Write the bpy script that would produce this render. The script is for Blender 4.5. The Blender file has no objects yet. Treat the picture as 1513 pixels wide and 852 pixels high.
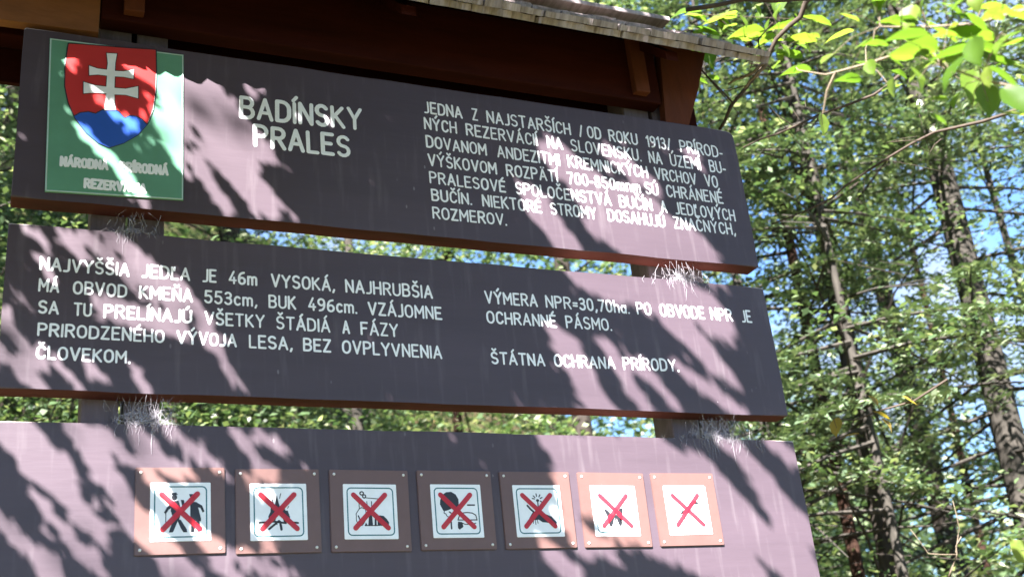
import bpy, bmesh, math, random
import numpy as np
from mathutils import Vector, Matrix

# ---------------------------------------------------------------- camera, sky, sun, exposure
SC = bpy.context.scene
C = SC.collection
cam_d = bpy.data.cameras.new('camera'); cam = bpy.data.objects.new('camera', cam_d); C.objects.link(cam)
cam.location = (0.0116, -2.5222, 1.548)
cam.rotation_euler = (1.97532, 0.09647, -0.40060)
cam_d.lens = 41.18; cam_d.sensor_width = 36; cam_d.clip_start = 0.05; cam_d.clip_end = 2000
SC.camera = cam
cam_d.dof.use_dof = True; cam_d.dof.focus_distance = 2.9; cam_d.dof.aperture_fstop = 4.5
SUN = Vector((-0.46, -0.60, 0.65)).normalized()          # towards the sun
wld = bpy.data.worlds.new('World'); SC.world = wld; wld.use_nodes = True
nt = wld.node_tree; nt.nodes.clear()
sky = nt.nodes.new('ShaderNodeTexSky'); sky.sky_type = 'NISHITA'; sky.sun_disc = False
sky.sun_elevation = math.asin(SUN.z); sky.sun_rotation = math.atan2(SUN.x, SUN.y)
sky.air_density = 1.0; sky.dust_density = 0.1; sky.ozone_density = 7.0
bgn = nt.nodes.new('ShaderNodeBackground'); bgn.inputs['Strength'].default_value = 0.05
wo = nt.nodes.new('ShaderNodeOutputWorld')
tcw = nt.nodes.new('ShaderNodeTexCoord'); cn = nt.nodes.new('ShaderNodeTexNoise'); cn.inputs['Scale'].default_value = 5.5; cn.inputs['Detail'].default_value = 6
nt.links.new(tcw.outputs['Generated'], cn.inputs['Vector'])
cr = nt.nodes.new('ShaderNodeMapRange'); cr.inputs[1].default_value = .50; cr.inputs[2].default_value = .66; cr.inputs[4].default_value = .85
nt.links.new(cn.outputs[0], cr.inputs[0])
cm = nt.nodes.new('ShaderNodeMixRGB'); cm.inputs[2].default_value = (2.2, 2.45, 3.0, 1)      # thin broken cloud
nt.links.new(cr.outputs[0], cm.inputs[0]); nt.links.new(sky.outputs[0], cm.inputs[1]); nt.links.new(cm.outputs[0], bgn.inputs[0]); nt.links.new(bgn.outputs[0], wo.inputs[0])
sl = bpy.data.lights.new('sun', 'SUN'); sl.energy = 5.0; sl.angle = math.radians(0.52); sl.color = (1.0, 0.955, 0.93)
so = bpy.data.objects.new('sun', sl); C.objects.link(so)
so.rotation_euler = SUN.to_track_quat('Z', 'Y').to_euler(); so.location = (-20, -15, 26)
SC.view_settings.view_transform = 'Standard'; SC.view_settings.look = 'None'
SC.view_settings.exposure = 3.15; SC.view_settings.gamma = 1.0
SC.cycles.max_bounces = 6; SC.cycles.transparent_max_bounces = 6
SC.cycles.diffuse_bounces = 3; SC.cycles.transmission_bounces = 3; SC.cycles.glossy_bounces = 2
RNG = random.Random(11); NR = np.random.default_rng(7)

# ---------------------------------------------------------------- measured tables (metres on the boards' face: x along, z up)
TEXT= {'title': [[('BADÍNSKY', 0.5056, 0.8248, 3.1479, 3.1583, 0.0576)], [('PRALES', 0.5403, 0.7892, 3.0718, 3.0721, 0.0565)]], 'history': [[('JEDNA', 0.9995, 1.1107, 3.2367, 3.235, 0.0336),('Z', 1.1384, 1.1564, 3.2346, 3.2343, 0.0341),('NAJSTARŠÍCH', 1.1815, 1.4397, 3.2339, 3.2299, 0.0347),('/', 1.4654, 1.4783, 3.2295, 3.2293, 0.0354),('OD', 1.4913, 1.537, 3.2291, 3.2284, 0.0356),('ROKU', 1.5611, 1.6567, 3.2281, 3.2266, 0.0358),('1913/', 1.6838, 1.7683, 3.2262, 3.2249, 0.0363),('PRÍROD-', 1.7983, 1.9482, 3.2244, 3.2221, 0.037)], [('NÝCH', 0.9959, 1.0906, 3.1856, 3.1839, 0.0332),('REZERVÁCIÍ', 1.1161, 1.3301, 3.1834, 3.1796, 0.0339),('NA', 1.3592, 1.4075, 3.1791, 3.1782, 0.0345),('SLOVENSKU.', 1.4329, 1.6595, 3.1778, 3.1737, 0.0352),('NA', 1.6842, 1.7294, 3.1733, 3.1724, 0.0358),('ÚZEMÍ', 1.7556, 1.8609, 3.172, 3.1701, 0.0362),('BU-', 1.8903, 1.9484, 3.1696, 3.1685, 0.0367)], [('DOVANOM', 0.9976, 1.1723, 3.1299, 3.1274, 0.0328),('ANDEZITMI', 1.2022, 1.3923, 3.127, 3.1243, 0.0338),('KREMNICKÝCH', 1.4164, 1.6733, 3.124, 3.1203, 0.0347),('VRCHOV', 1.6957, 1.8372, 3.12, 3.118, 0.0356),('VO', 1.8651, 1.9108, 3.1176, 3.1169, 0.0361)], [('VÝŠKOVOM', 0.9993, 1.1967, 3.0744, 3.0724, 0.0325),('ROZPÄTÍ', 1.2236, 1.3793, 3.0721, 3.0704, 0.0332),('700-850mnm', 1.4084, 1.6403, 3.0701, 3.0677, 0.0342),('SÚ', 1.6547, 1.6992, 3.0675, 3.067, 0.0347),('CHRÁNENÉ', 1.725, 1.9182, 3.0668, 3.0647, 0.0353)], [('PRALESOVÉ', 0.9993, 1.2172, 3.0225, 3.0198, 0.032),('SPOLOČENSTVÁ', 1.2451, 1.5387, 3.0195, 3.0158, 0.0332),('BUČÍN', 1.5634, 1.6703, 3.0155, 3.0142, 0.0341),('A', 1.698, 1.7181, 3.0139, 3.0136, 0.0345),('JEDĽOVÝCH', 1.745, 1.9498, 3.0133, 3.0108, 0.0349)], [('BUČÍN.', 1.0012, 1.1148, 2.9714, 2.9706, 0.0314),('NIEKTORÉ', 1.1437, 1.3178, 2.9704, 2.969, 0.0321),('STROMY', 1.3442, 1.485, 2.9688, 2.9678, 0.0328),('DOSAHUJÚ', 1.5198, 1.7044, 2.9675, 2.9661, 0.0336),('ZNAČNÝCH,', 1.7322, 1.9404, 2.9659, 2.9644, 0.0345)], [('ROZMEROV.', 1.0001, 1.2099, 2.9186, 2.92, 0.0312)]], 'left': [[('NAJVYŠŠIA', 0.0689, 0.2582, 2.6929, 2.6929, 0.0282),('JEDĽA', 0.2846, 0.3919, 2.6929, 2.6928, 0.0288),('JE', 0.4194, 0.4518, 2.6928, 2.6928, 0.0293),('46m', 0.479, 0.546, 2.6928, 2.6928, 0.0296),('VYSOKÁ,', 0.578, 0.7333, 2.6927, 2.6927, 0.0303),('NAJHRUBŠIA', 0.7594, 0.9843, 2.6927, 2.6926, 0.0312)], [('MÁ', 0.0691, 0.1126, 2.6416, 2.6413, 0.0274),('OBVOD', 0.1399, 0.2547, 2.6412, 2.6406, 0.0279),('KMEŇA', 0.2802, 0.3985, 2.6405, 2.6399, 0.0284),('553cm,', 0.4236, 0.5455, 2.6397, 2.6391, 0.0291),('BUK', 0.5716, 0.6375, 2.639, 2.6387, 0.0296),('496cm.', 0.666, 0.7866, 2.6385, 2.6379, 0.0301),('VZÁJOMNE', 0.8137, 1.0052, 2.6378, 2.6368, 0.0308)], [('SA', 0.0714, 0.1146, 2.5905, 2.5901, 0.027),('TU', 0.1437, 0.1822, 2.5899, 2.5896, 0.0272),('PRELÍNAJÚ', 0.2062, 0.3975, 2.5894, 2.5878, 0.0279),('VŠETKY', 0.4247, 0.5622, 2.5876, 2.5865, 0.0286),('ŠTÁDIÁ', 0.5883, 0.7184, 2.5863, 2.5852, 0.0293),('A', 0.7474, 0.7665, 2.585, 2.5848, 0.0298),('FÁZY', 0.7925, 0.8879, 2.5846, 2.5839, 0.0301)], [('PRIRODZENÉHO', 0.0731, 0.3382, 2.5384, 2.5368, 0.0271),('VÝVOJA', 0.3639, 0.4979, 2.5367, 2.5358, 0.028),('LESA,', 0.5249, 0.6262, 2.5357, 2.5351, 0.0285),('BEZ', 0.651, 0.7182, 2.5349, 2.5345, 0.029),('OVPLYVNENIA', 0.7445, 0.9971, 2.5343, 2.5328, 0.0299)], [('ČLOVEKOM.', 0.0735, 0.2666, 2.4858, 2.4845, 0.0265)]], 'right': [[('VÝMERA', 1.1251, 1.2735, 2.6908, 2.6906, 0.0306),('NPR=30,70ha.', 1.2959, 1.5455, 2.6906, 2.6904, 0.0315),('PO', 1.5674, 1.6136, 2.6904, 2.6903, 0.0322),('OBVODE', 1.6401, 1.7841, 2.6903, 2.6901, 0.0327),('NPR', 1.8029, 1.8755, 2.6901, 2.69, 0.0332),('JE', 1.9049, 1.9391, 2.69, 2.69, 0.0335)], [('OCHRANNÉ', 1.1245, 1.3215, 2.6358, 2.6366, 0.0303),('PÁSMO.', 1.348, 1.484, 2.6367, 2.6373, 0.031)], [('ŠTÁTNA', 1.126, 1.2755, 2.5263, 2.5277, 0.0293),('OCHRANA', 1.3013, 1.4782, 2.528, 2.5296, 0.03),('PRÍRODY.', 1.5014, 1.672, 2.5298, 2.5314, 0.0308)]], 'plaque': [[('NÁRODNÁ', 0.0966, 0.2035, 2.955, 2.9573, 0.0213),('PRÍRODNÁ', 0.2261, 0.3387, 2.9578, 2.9603, 0.0218)], [('REZERVÁCIA', 0.1501, 0.2898, 2.9046, 2.906, 0.0213)]]}
PLATES= [[0.3775, 2.1571, 0.1799, 0.1826, -0.027], [0.5874, 2.155, 0.1852, 0.1855, -0.003], [0.794, 2.1578, 0.1897, 0.1846, 0.0018], [1.0003, 2.1565, 0.1867, 0.1854, 0.0099], [1.2102, 2.1577, 0.188, 0.1858, 0.0043], [1.4197, 2.1577, 0.1944, 0.1895, 0.0044], [1.6267, 2.1589, 0.1878, 0.1871, 0.0048]]
STICK= [[0.3788, 2.1573, 0.1202, 0.123, 0.0062], [0.5866, 2.1543, 0.1242, 0.125, -0.0101], [0.7911, 2.1529, 0.1254, 0.1242, 0.0088], [1.0, 2.1506, 0.126, 0.1238, 0.0028], [1.2101, 2.1515, 0.1268, 0.1243, 0.0032], [1.4235, 2.1534, 0.1271, 0.1266, 0.0102], [1.6295, 2.1558, 0.1278, 0.1294, 0.0043]]
GREEN= [0.2171, 3.0962, 0.3082, 0.4101, 0.0341]
SHIELD= [(0.0992, 3.289), (0.1515, 3.2939), (0.2109, 3.2987), (0.2592, 3.3033), (0.3022, 3.3081), (0.3045, 3.249), (0.3044, 3.1892), (0.2998, 3.1355), (0.2878, 3.0931), (0.266, 3.0584), (0.234, 3.0313), (0.2021, 3.0146), (0.1788, 3.0236), (0.1504, 3.0475), (0.1238, 3.0829), (0.1068, 3.1228), (0.0969, 3.1669), (0.0952, 3.2188), (0.0969, 3.2601)]
CROSS= [(0.1859, 3.2761), (0.2116, 3.279), (0.2087, 3.2503), (0.2085, 3.2289), (0.2275, 3.2309), (0.2513, 3.241), (0.2521, 3.2114), (0.2281, 3.2133), (0.2091, 3.2112), (0.2092, 3.1807), (0.2339, 3.1824), (0.2632, 3.1943), (0.2642, 3.158), (0.2345, 3.1632), (0.21, 3.1604), (0.2107, 3.1391), (0.2147, 3.1178), (0.1869, 3.1135), (0.1897, 3.1358), (0.1898, 3.1601), (0.1664, 3.1592), (0.1389, 3.1519), (0.1374, 3.1863), (0.1632, 3.1807), (0.189, 3.1809), (0.1893, 3.2102), (0.1691, 3.2098), (0.1492, 3.2046), (0.1479, 3.2338), (0.1683, 3.2285), (0.1886, 3.229), (0.1898, 3.247)]
HILLS= [(0.1212, 3.0882), (0.1344, 3.0998), (0.1525, 3.1054), (0.1687, 3.1027), (0.1799, 3.1124), (0.1935, 3.1214), (0.2075, 3.1236), (0.2219, 3.1148), (0.2341, 3.1006), (0.2456, 3.1087), (0.2598, 3.1096), (0.2742, 3.1026), (0.286, 3.0894), (0.266, 3.0584), (0.234, 3.0313), (0.2021, 3.0146), (0.1788, 3.0236), (0.1504, 3.0475)]
LIT= [(0.062, 3.29, 0.1, 3.246, 0.008), (0.083, 3.29, 0.104, 3.239, 0.008), (0.103, 3.286, 0.111, 3.248, 0.005), (0.197, 3.307, 0.307, 3.231, 0.011), (0.223, 3.276, 0.3, 3.222, 0.016), (0.307, 3.291, 0.365, 3.2, 0.018), (0.319, 3.242, 0.367, 3.094, 0.018), (0.309, 3.123, 0.365, 2.999, 0.01), (0.14, 3.052, 0.21, 2.979, 0.006), (0.21, 2.988, 0.281, 2.889, 0.008), (0.181, 3.132, 0.26, 3.078, 0.005), (0.39, 3.282, 0.418, 3.198, 0.01), (0.391, 3.234, 0.492, 3.035, 0.041), (0.434, 3.221, 0.558, 3.063, 0.02), (0.467, 3.032, 0.557, 2.926, 0.03), (0.403, 3.004, 0.467, 2.901, 0.013), (0.504, 3.293, 0.528, 3.24, 0.006), (0.542, 3.279, 0.559, 3.246, 0.004), (1.303, 2.996, 1.388, 2.866, 0.029), (1.395, 3.143, 1.531, 3.022, 0.037), (1.49, 3.039, 1.646, 2.928, 0.055), (1.615, 3.01, 1.814, 2.876, 0.045), (1.452, 2.946, 1.565, 2.895, 0.011), (1.564, 3.179, 1.674, 3.104, 0.018), (1.58, 3.284, 1.597, 3.25, 0.007), (1.672, 3.298, 1.691, 3.259, 0.007), (1.764, 3.297, 1.786, 3.254, 0.007), (1.795, 3.279, 1.85, 3.194, 0.007), (0.036, 2.79, 0.068, 2.768, 0.005), (0.109, 2.786, 0.151, 2.739, 0.009), (0.159, 2.784, 0.249, 2.696, 0.011), (0.217, 2.786, 0.346, 2.679, 0.013), (0.27, 2.715, 0.364, 2.63, 0.016), (0.202, 2.615, 0.37, 2.572, 0.013), (0.363, 2.68, 0.422, 2.6, 0.009), (0.422, 2.6, 0.49, 2.453, 0.007), (-0.003, 2.59, 0.068, 2.477, 0.009), (0.004, 2.492, 0.09, 2.412, 0.008), (0.118, 2.471, 0.165, 2.427, 0.005), (0.182, 2.474, 0.211, 2.447, 0.005), (0.28, 2.46, 0.31, 2.411, 0.006), (0.012, 2.645, 0.043, 2.622, 0.004), (0.071, 2.714, 0.088, 2.69, 0.004), (1.385, 2.794, 1.491, 2.747, 0.012), (1.437, 2.806, 1.667, 2.732, 0.032), (1.607, 2.821, 1.824, 2.694, 0.035), (1.615, 2.74, 1.76, 2.59, 0.028), (1.731, 2.668, 1.832, 2.515, 0.015), (1.34, 2.586, 1.412, 2.42, 0.027), (1.458, 2.593, 1.547, 2.424, 0.018), (1.562, 2.541, 1.646, 2.432, 0.012), (1.667, 2.546, 1.856, 2.416, 0.013), (0.015, 2.33, 0.087, 2.248, 0.017), (0.052, 2.345, 0.15, 2.234, 0.013), (0.097, 2.248, 0.221, 2.104, 0.014), (0.152, 2.336, 0.216, 2.235, 0.011), (0.186, 2.322, 0.286, 2.149, 0.014), (0.215, 2.329, 0.255, 2.276, 0.008), (0.028, 2.143, 0.138, 2.024, 0.014), (0.102, 2.17, 0.224, 2.032, 0.006), (0.216, 2.235, 0.321, 2.113, 0.014), (0.28, 2.135, 0.405, 2.018, 0.018), (0.288, 2.325, 0.342, 2.254, 0.013), (0.349, 2.338, 0.456, 2.249, 0.011), (0.494, 2.33, 0.563, 2.238, 0.01), (0.549, 2.331, 0.594, 2.298, 0.008), (0.3, 2.253, 0.34, 2.195, 0.01), (0.286, 2.156, 0.31, 2.087, 0.008), (0.425, 2.091, 0.496, 2.015, 0.01), (0.467, 2.073, 0.596, 2.016, 0.007), (0.37, 2.251, 0.396, 2.234, 0.006), (0.526, 2.22, 0.548, 2.185, 0.007), (0.547, 2.104, 0.575, 2.071, 0.006), (1.269, 2.334, 1.369, 2.238, 0.028), (1.392, 2.334, 1.533, 2.239, 0.025), (1.509, 2.336, 1.617, 2.267, 0.036), (1.38, 2.246, 1.666, 2.092, 0.059), (1.408, 2.178, 1.663, 2.075, 0.059), (1.534, 2.248, 1.71, 2.108, 0.06), (1.29, 2.246, 1.311, 2.069, 0.016), (1.699, 2.268, 1.799, 2.143, 0.025), (1.723, 2.178, 1.953, 1.98, 0.036), (1.822, 2.306, 1.99, 2.088, 0.019), (1.9, 2.17, 1.975, 1.983, 0.028), (1.77, 2.333, 1.868, 2.27, 0.009), (1.926, 2.336, 2.0, 2.29, 0.013), (1.235, 2.048, 1.29, 1.996, 0.018), (1.338, 2.079, 1.39, 2.054, 0.013), (1.617, 2.041, 1.807, 1.983, 0.022)]
GREENQ = [(0.0694, 2.8838), (0.3734, 2.8961), (0.3688, 3.306), (0.0576, 3.2976)]


# ---------------------------------------------------------------- materials
def mat(name, col, rough=0.6, spec=0.4, var=0.0, scale=8.0, bump=0.0, bscale=40.0, col2=None, stretch=(1, 1, 1), coat=0.0):
    m = bpy.data.materials.new(name); m.use_nodes = True; n = m.node_tree; L = n.links
    b = n.nodes['Principled BSDF']
    b.inputs['Roughness'].default_value = rough; b.inputs['Specular IOR Level'].default_value = spec
    b.inputs['Coat Weight'].default_value = coat
    b.inputs['Base Color'].default_value = (*col, 1)
    tc = n.nodes.new('ShaderNodeTexCoord'); mp = n.nodes.new('ShaderNodeMapping'); mp.inputs['Scale'].default_value = stretch
    L.new(tc.outputs['Object'], mp.inputs[0])
    if var or col2:
        t = n.nodes.new('ShaderNodeTexNoise'); t.inputs['Scale'].default_value = scale; t.inputs['Detail'].default_value = 8; t.inputs['Roughness'].default_value = .65
        L.new(mp.outputs[0], t.inputs['Vector'])
        r = n.nodes.new('ShaderNodeValToRGB'); r.color_ramp.elements[0].position = .3; r.color_ramp.elements[1].position = .7
        c2 = col2 or tuple(min(1, c * (1 + var)) for c in col); c1 = col if col2 else tuple(c * (1 - var) for c in col)
        r.color_ramp.elements[0].color = (*c1, 1); r.color_ramp.elements[1].color = (*c2, 1)
        L.new(t.outputs[0], r.inputs[0]); L.new(r.outputs[0], b.inputs['Base Color'])
    if bump:
        t2 = n.nodes.new('ShaderNodeTexNoise'); t2.inputs['Scale'].default_value = bscale; t2.inputs['Detail'].default_value = 6
        L.new(mp.outputs[0], t2.inputs['Vector'])
        bu = n.nodes.new('ShaderNodeBump'); bu.inputs['Strength'].default_value = bump; bu.inputs['Distance'].default_value = 0.002
        L.new(t2.outputs[0], bu.inputs['Height']); L.new(bu.outputs[0], b.inputs['Normal'])
    return m

def board_mat():
    m = mat('board_paint', (0.066, 0.047, 0.059), .40, .35, .14, 3.0, .35, 26, stretch=(.3, 1, 2))
    n = m.node_tree; L = n.links; b = n.nodes['Principled BSDF']
    src = b.inputs['Base Color'].links[0].from_socket
    tc = n.nodes['Texture Coordinate']
    # pale droppings, drips and scuffs of dried dirt
    sp = n.nodes.new('ShaderNodeTexVoronoi'); sp.inputs['Scale'].default_value = 34
    mp = n.nodes.new('ShaderNodeMapping'); mp.inputs['Scale'].default_value = (1, 1, .45)
    L.new(tc.outputs['Object'], mp.inputs[0]); L.new(mp.outputs[0], sp.inputs['Vector'])
    lt = n.nodes.new('ShaderNodeMath'); lt.operation = 'LESS_THAN'; lt.inputs[1].default_value = .085
    L.new(sp.outputs['Distance'], lt.inputs[0])
    nz = n.nodes.new('ShaderNodeTexNoise'); nz.inputs['Scale'].default_value = 2.3; nz.inputs['Detail'].default_value = 3
    L.new(tc.outputs['Object'], nz.inputs['Vector'])
    rp = n.nodes.new('ShaderNodeMapRange'); rp.inputs[1].default_value = .56; rp.inputs[2].default_value = .68; rp.inputs[4].default_value = .8
    L.new(nz.outputs[0], rp.inputs[0])
    mu = n.nodes.new('ShaderNodeMath'); mu.operation = 'MULTIPLY'; L.new(lt.outputs[0], mu.inputs[0]); L.new(rp.outputs[0], mu.inputs[1])
    # faint streaks of dust
    st = n.nodes.new('ShaderNodeTexNoise'); st.inputs['Scale'].default_value = 9; st.inputs['Detail'].default_value = 10
    mp2 = n.nodes.new('ShaderNodeMapping'); mp2.inputs['Scale'].default_value = (5, 1, .5)
    L.new(tc.outputs['Object'], mp2.inputs[0]); L.new(mp2.outputs[0], st.inputs['Vector'])
    r2 = n.nodes.new('ShaderNodeMapRange'); r2.inputs[1].default_value = .55; r2.inputs[2].default_value = .8; r2.inputs[4].default_value = .16
    L.new(st.outputs[0], r2.inputs[0])
    ad = n.nodes.new('ShaderNodeMath'); ad.operation = 'MAXIMUM'; L.new(mu.outputs[0], ad.inputs[0]); L.new(r2.outputs[0], ad.inputs[1])
    mx = n.nodes.new('ShaderNodeMixRGB'); mx.inputs[2].default_value = (.30, .27, .28, 1)
    L.new(ad.outputs[0], mx.inputs[0]); L.new(src, mx.inputs[1]); L.new(mx.outputs[0], b.inputs['Base Color'])
    rr = n.nodes.new('ShaderNodeMapRange'); rr.inputs[3].default_value = .36; rr.inputs[4].default_value = .6
    L.new(nz.outputs[0], rr.inputs[0]); L.new(rr.outputs[0], b.inputs['Roughness'])
    return m

M = {}
M['board'] = board_mat()
M['edge'] = mat('raw_board_edge', (0.075, 0.022, 0.018), .75, .2, .35, 14, .5, 60, stretch=(.2, 1, 1))
M['top_edge'] = mat('painted_sunlit_edge', (0.42, 0.34, 0.33), .8, .2, .4, 20, .6, 70, stretch=(.3, 1, 1))  # top edges: the sun's white highlight line put into the colour
M['post'] = mat('stained_post', (0.095, 0.075, 0.085), .7, .3, .35, 10, .7, 50, stretch=(3, 3, .35))
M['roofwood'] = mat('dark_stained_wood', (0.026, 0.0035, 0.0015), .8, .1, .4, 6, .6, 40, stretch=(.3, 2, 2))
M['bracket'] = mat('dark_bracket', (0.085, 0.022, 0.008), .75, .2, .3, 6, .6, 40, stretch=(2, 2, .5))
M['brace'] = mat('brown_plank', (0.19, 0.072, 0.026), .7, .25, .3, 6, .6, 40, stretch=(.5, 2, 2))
M['shingle'] = mat('weathered_shingle', (0.16, 0.13, 0.13), .8, .2, .0, 9, .9, 60, col2=(.40, .35, .35), stretch=(6, .6, .6))
M['white'] = mat('white_paint', (0.80, 0.80, 0.82), .45, .4, .06, 30)
M['letter'] = mat('white_routed_lettering', (0.82, 0.82, 0.85), .55, .3, .08, 60)
M['plate_brown'] = mat('brown_plate', (0.125, 0.066, 0.058), .45, .5, .10, 12, .15, 30)
M['teal'] = mat('teal_print', (0.02, 0.13, 0.15), .4, .4)
M['black'] = mat('black_print', (0.018, 0.018, 0.022), .4, .4)
M['screw'] = mat('zinc_screw', (0.62, 0.60, 0.58), .35, .6)
M['green'] = mat('green_plaque', (0.115, 0.28, 0.185), .32, .5, .10, 7)
M['shield_red'] = mat('shield_red', (0.52, 0.035, 0.035), .3, .5, .06, 9)
M['shield_blue'] = mat('shield_blue', (0.03, 0.10, 0.46), .3, .5, .06, 9)
M['rim'] = mat('plaque_rim', (0.42, 0.55, 0.50), .35, .5)
M['web'] = mat('dusty_cobweb', (0.45, 0.42, 0.46), .8, .2)
M['web'].node_tree.nodes['Principled BSDF'].inputs['Alpha'].default_value = .38
M['twig'] = mat('pale_twig', (0.16, 0.125, 0.09), .8, .2, .3, 40)
M['darktwig'] = mat('dark_twig', (0.060, 0.045, 0.035), .85, .2, .3, 40)

def red_ink():
    m = mat('red_print', (0.50, 0.012, 0.026), .4, .4)
    n = m.node_tree; b = n.nodes['Principled BSDF']; b.inputs['Alpha'].default_value = .88
    return m
M['red'] = red_ink()

def bark(name, a, b2, s=(6, 6, 1)):
    return mat(name, a, .9, .15, 0, 7, 1.0, 18, col2=b2, stretch=s)
M['bark_grey'] = bark('grey_bark', (0.016, 0.013, 0.011), (0.050, 0.041, 0.034))
M['bark_red'] = bark('reddish_bark', (0.018, 0.009, 0.006), (0.050, 0.026, 0.018))
M['bark_dark'] = bark('dark_bark', (0.022, 0.020, 0.017), (0.065, 0.057, 0.048))

def leaf_mat(name, ramp, transl=.4, rough=.38, spec=.5):
    m = bpy.data.materials.new(name); m.use_nodes = True; n = m.node_tree; L = n.links; b = n.nodes['Principled BSDF']; out = n.nodes['Material Output']
    g = n.nodes.new('ShaderNodeNewGeometry'); oi = n.nodes.new('ShaderNodeObjectInfo')
    ad = n.nodes.new('ShaderNodeMath'); ad.operation = 'ADD'; L.new(g.outputs['Random Per Island'], ad.inputs[0])
    ml = n.nodes.new('ShaderNodeMath'); ml.operation = 'MULTIPLY'; ml.inputs[1].default_value = 1.0; L.new(oi.outputs['Random'], ml.inputs[0])
    L.new(ml.outputs[0], ad.inputs[1])
    fr = n.nodes.new('ShaderNodeMath'); fr.operation = 'FRACT'; L.new(ad.outputs[0], fr.inputs[0])
    r = n.nodes.new('ShaderNodeValToRGB'); r.color_ramp.interpolation = 'LINEAR'
    while len(r.color_ramp.elements) < len(ramp): r.color_ramp.elements.new(.5)
    for e, (p, c) in zip(r.color_ramp.elements, ramp): e.position = p; e.color = (*c, 1)
    L.new(fr.outputs[0], r.inputs[0]); L.new(r.outputs[0], b.inputs['Base Color'])
    b.inputs['Roughness'].default_value = rough; b.inputs['Specular IOR Level'].default_value = spec
    tr = n.nodes.new('ShaderNodeBsdfTranslucent')
    hs = n.nodes.new('ShaderNodeMixRGB'); hs.blend_type = 'MULTIPLY'; hs.inputs[0].default_value = 1; hs.inputs[2].default_value = (1.5, 1.6, .85, 1)
    L.new(r.outputs[0], hs.inputs[1]); L.new(hs.outputs[0], tr.inputs[0])
    mx = n.nodes.new('ShaderNodeMixShader'); mx.inputs[0].default_value = transl
    L.new(b.outputs[0], mx.inputs[1]); L.new(tr.outputs[0], mx.inputs[2]); L.new(mx.outputs[0], out.inputs[0])
    return m
M['beech'] = leaf_mat('beech_leaf', [(0, (.036, .066, .034)), (.5, (.075, .12, .054)), (.85, (.15, .195, .095)), (1, (.32, .34, .23))], .35, .28)
M['canopy'] = leaf_mat('canopy_leaf', [(0, (.020, .045, .018)), (1, (.06, .10, .04))], .12)
M['near'] = leaf_mat('near_leaf', [(0, (.06, .12, .015)), (.6, (.11, .18, .025)), (1, (.16, .21, .04))], .55, .45, .25)
M['fir'] = leaf_mat('fir_needle', [(0, (.045, .075, .040)), (.6, (.10, .145, .072)), (1, (.22, .26, .16))], .15, .45)
M['yellow'] = leaf_mat('yellow_leaf', [(0, (.16, .12, .02)), (1, (.26, .19, .04))], .5, .5)
M['bush'] = leaf_mat('bush_leaf', [(0, (.045, .075, .038)), (.5, (.09, .14, .062)), (.8, (.16, .20, .11)), (1, (.32, .31, .21))], .3, .4)
M['litter'] = leaf_mat('fallen_leaf', [(0, (.11, .055, .03)), (.5, (.24, .12, .07)), (.8, (.36, .22, .14)), (1, (.10, .14, .04))], .1, .6)

def ground_mat():
    m = mat('forest_floor', (.035, .026, .014), .95, .1, 0, 1.1, .8, 9, col2=(.11, .085, .045))
    n = m.node_tree; L = n.links; b = n.nodes['Principled BSDF']; src = b.inputs['Base Color'].links[0].from_socket
    t = n.nodes.new('ShaderNodeTexNoise'); t.inputs['Scale'].default_value = .55; t.inputs['Detail'].default_value = 7
    L.new(n.nodes['Texture Coordinate'].outputs['Object'], t.inputs['Vector'])
    r = n.nodes.new('ShaderNodeMapRange'); r.inputs[1].default_value = .46; r.inputs[2].default_value = .6
    mx = n.nodes.new('ShaderNodeMixRGB'); mx.inputs[2].default_value = (.06, .085, .02, 1)
    L.new(t.outputs[0], r.inputs[0]); L.new(r.outputs[0], mx.inputs[0]); L.new(src, mx.inputs[1]); L.new(mx.outputs[0], b.inputs['Base Color'])
    return m
M['ground'] = ground_mat()

# ---------------------------------------------------------------- helpers
def props(o, label=None, cat=None, group=None, kind=None):
    if label: o['label'] = label
    if cat: o['category'] = cat
    if group: o['group'] = group
    if kind: o['kind'] = kind
    return o
def thing(name, label, cat, loc=(0, 0, 0), rz=0, group=None):
    o = bpy.data.objects.new(name, None); o.empty_display_size = .1; C.objects.link(o); o.location = loc; o.rotation_euler = (0, 0, rz)
    return props(o, label, cat, group)
def link(name, me, parent=None, mats=(), smooth=False):
    for m in mats: me.materials.append(m)
    if smooth: me.polygons.foreach_set('use_smooth', [True] * len(me.polygons))
    o = bpy.data.objects.new(name, me); C.objects.link(o)
    if parent is not None: o.parent = parent
    return o
def bobj(name, bm, parent=None, mats=(), smooth=False):
    me = bpy.data.meshes.new(name); bm.normal_update(); bm.to_mesh(me); bm.free()
    return link(name, me, parent, mats, smooth)
def box(bm, x0, x1, y0, y1, z0, z1, M4=None, bev=0):
    r = bmesh.ops.create_cube(bm, size=1)
    mt = Matrix.Translation(((x0 + x1) / 2, (y0 + y1) / 2, (z0 + z1) / 2)) @ Matrix.Diagonal((x1 - x0, y1 - y0, z1 - z0, 1))
    if M4 is not None: mt = M4 @ mt
    bmesh.ops.transform(bm, matrix=mt, verts=r['verts'])
    if bev:
        es = list({e for v in r['verts'] for e in v.link_edges})
        bmesh.ops.bevel(bm, geom=es, offset=bev, segments=2, affect='EDGES', profile=.6)
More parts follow.
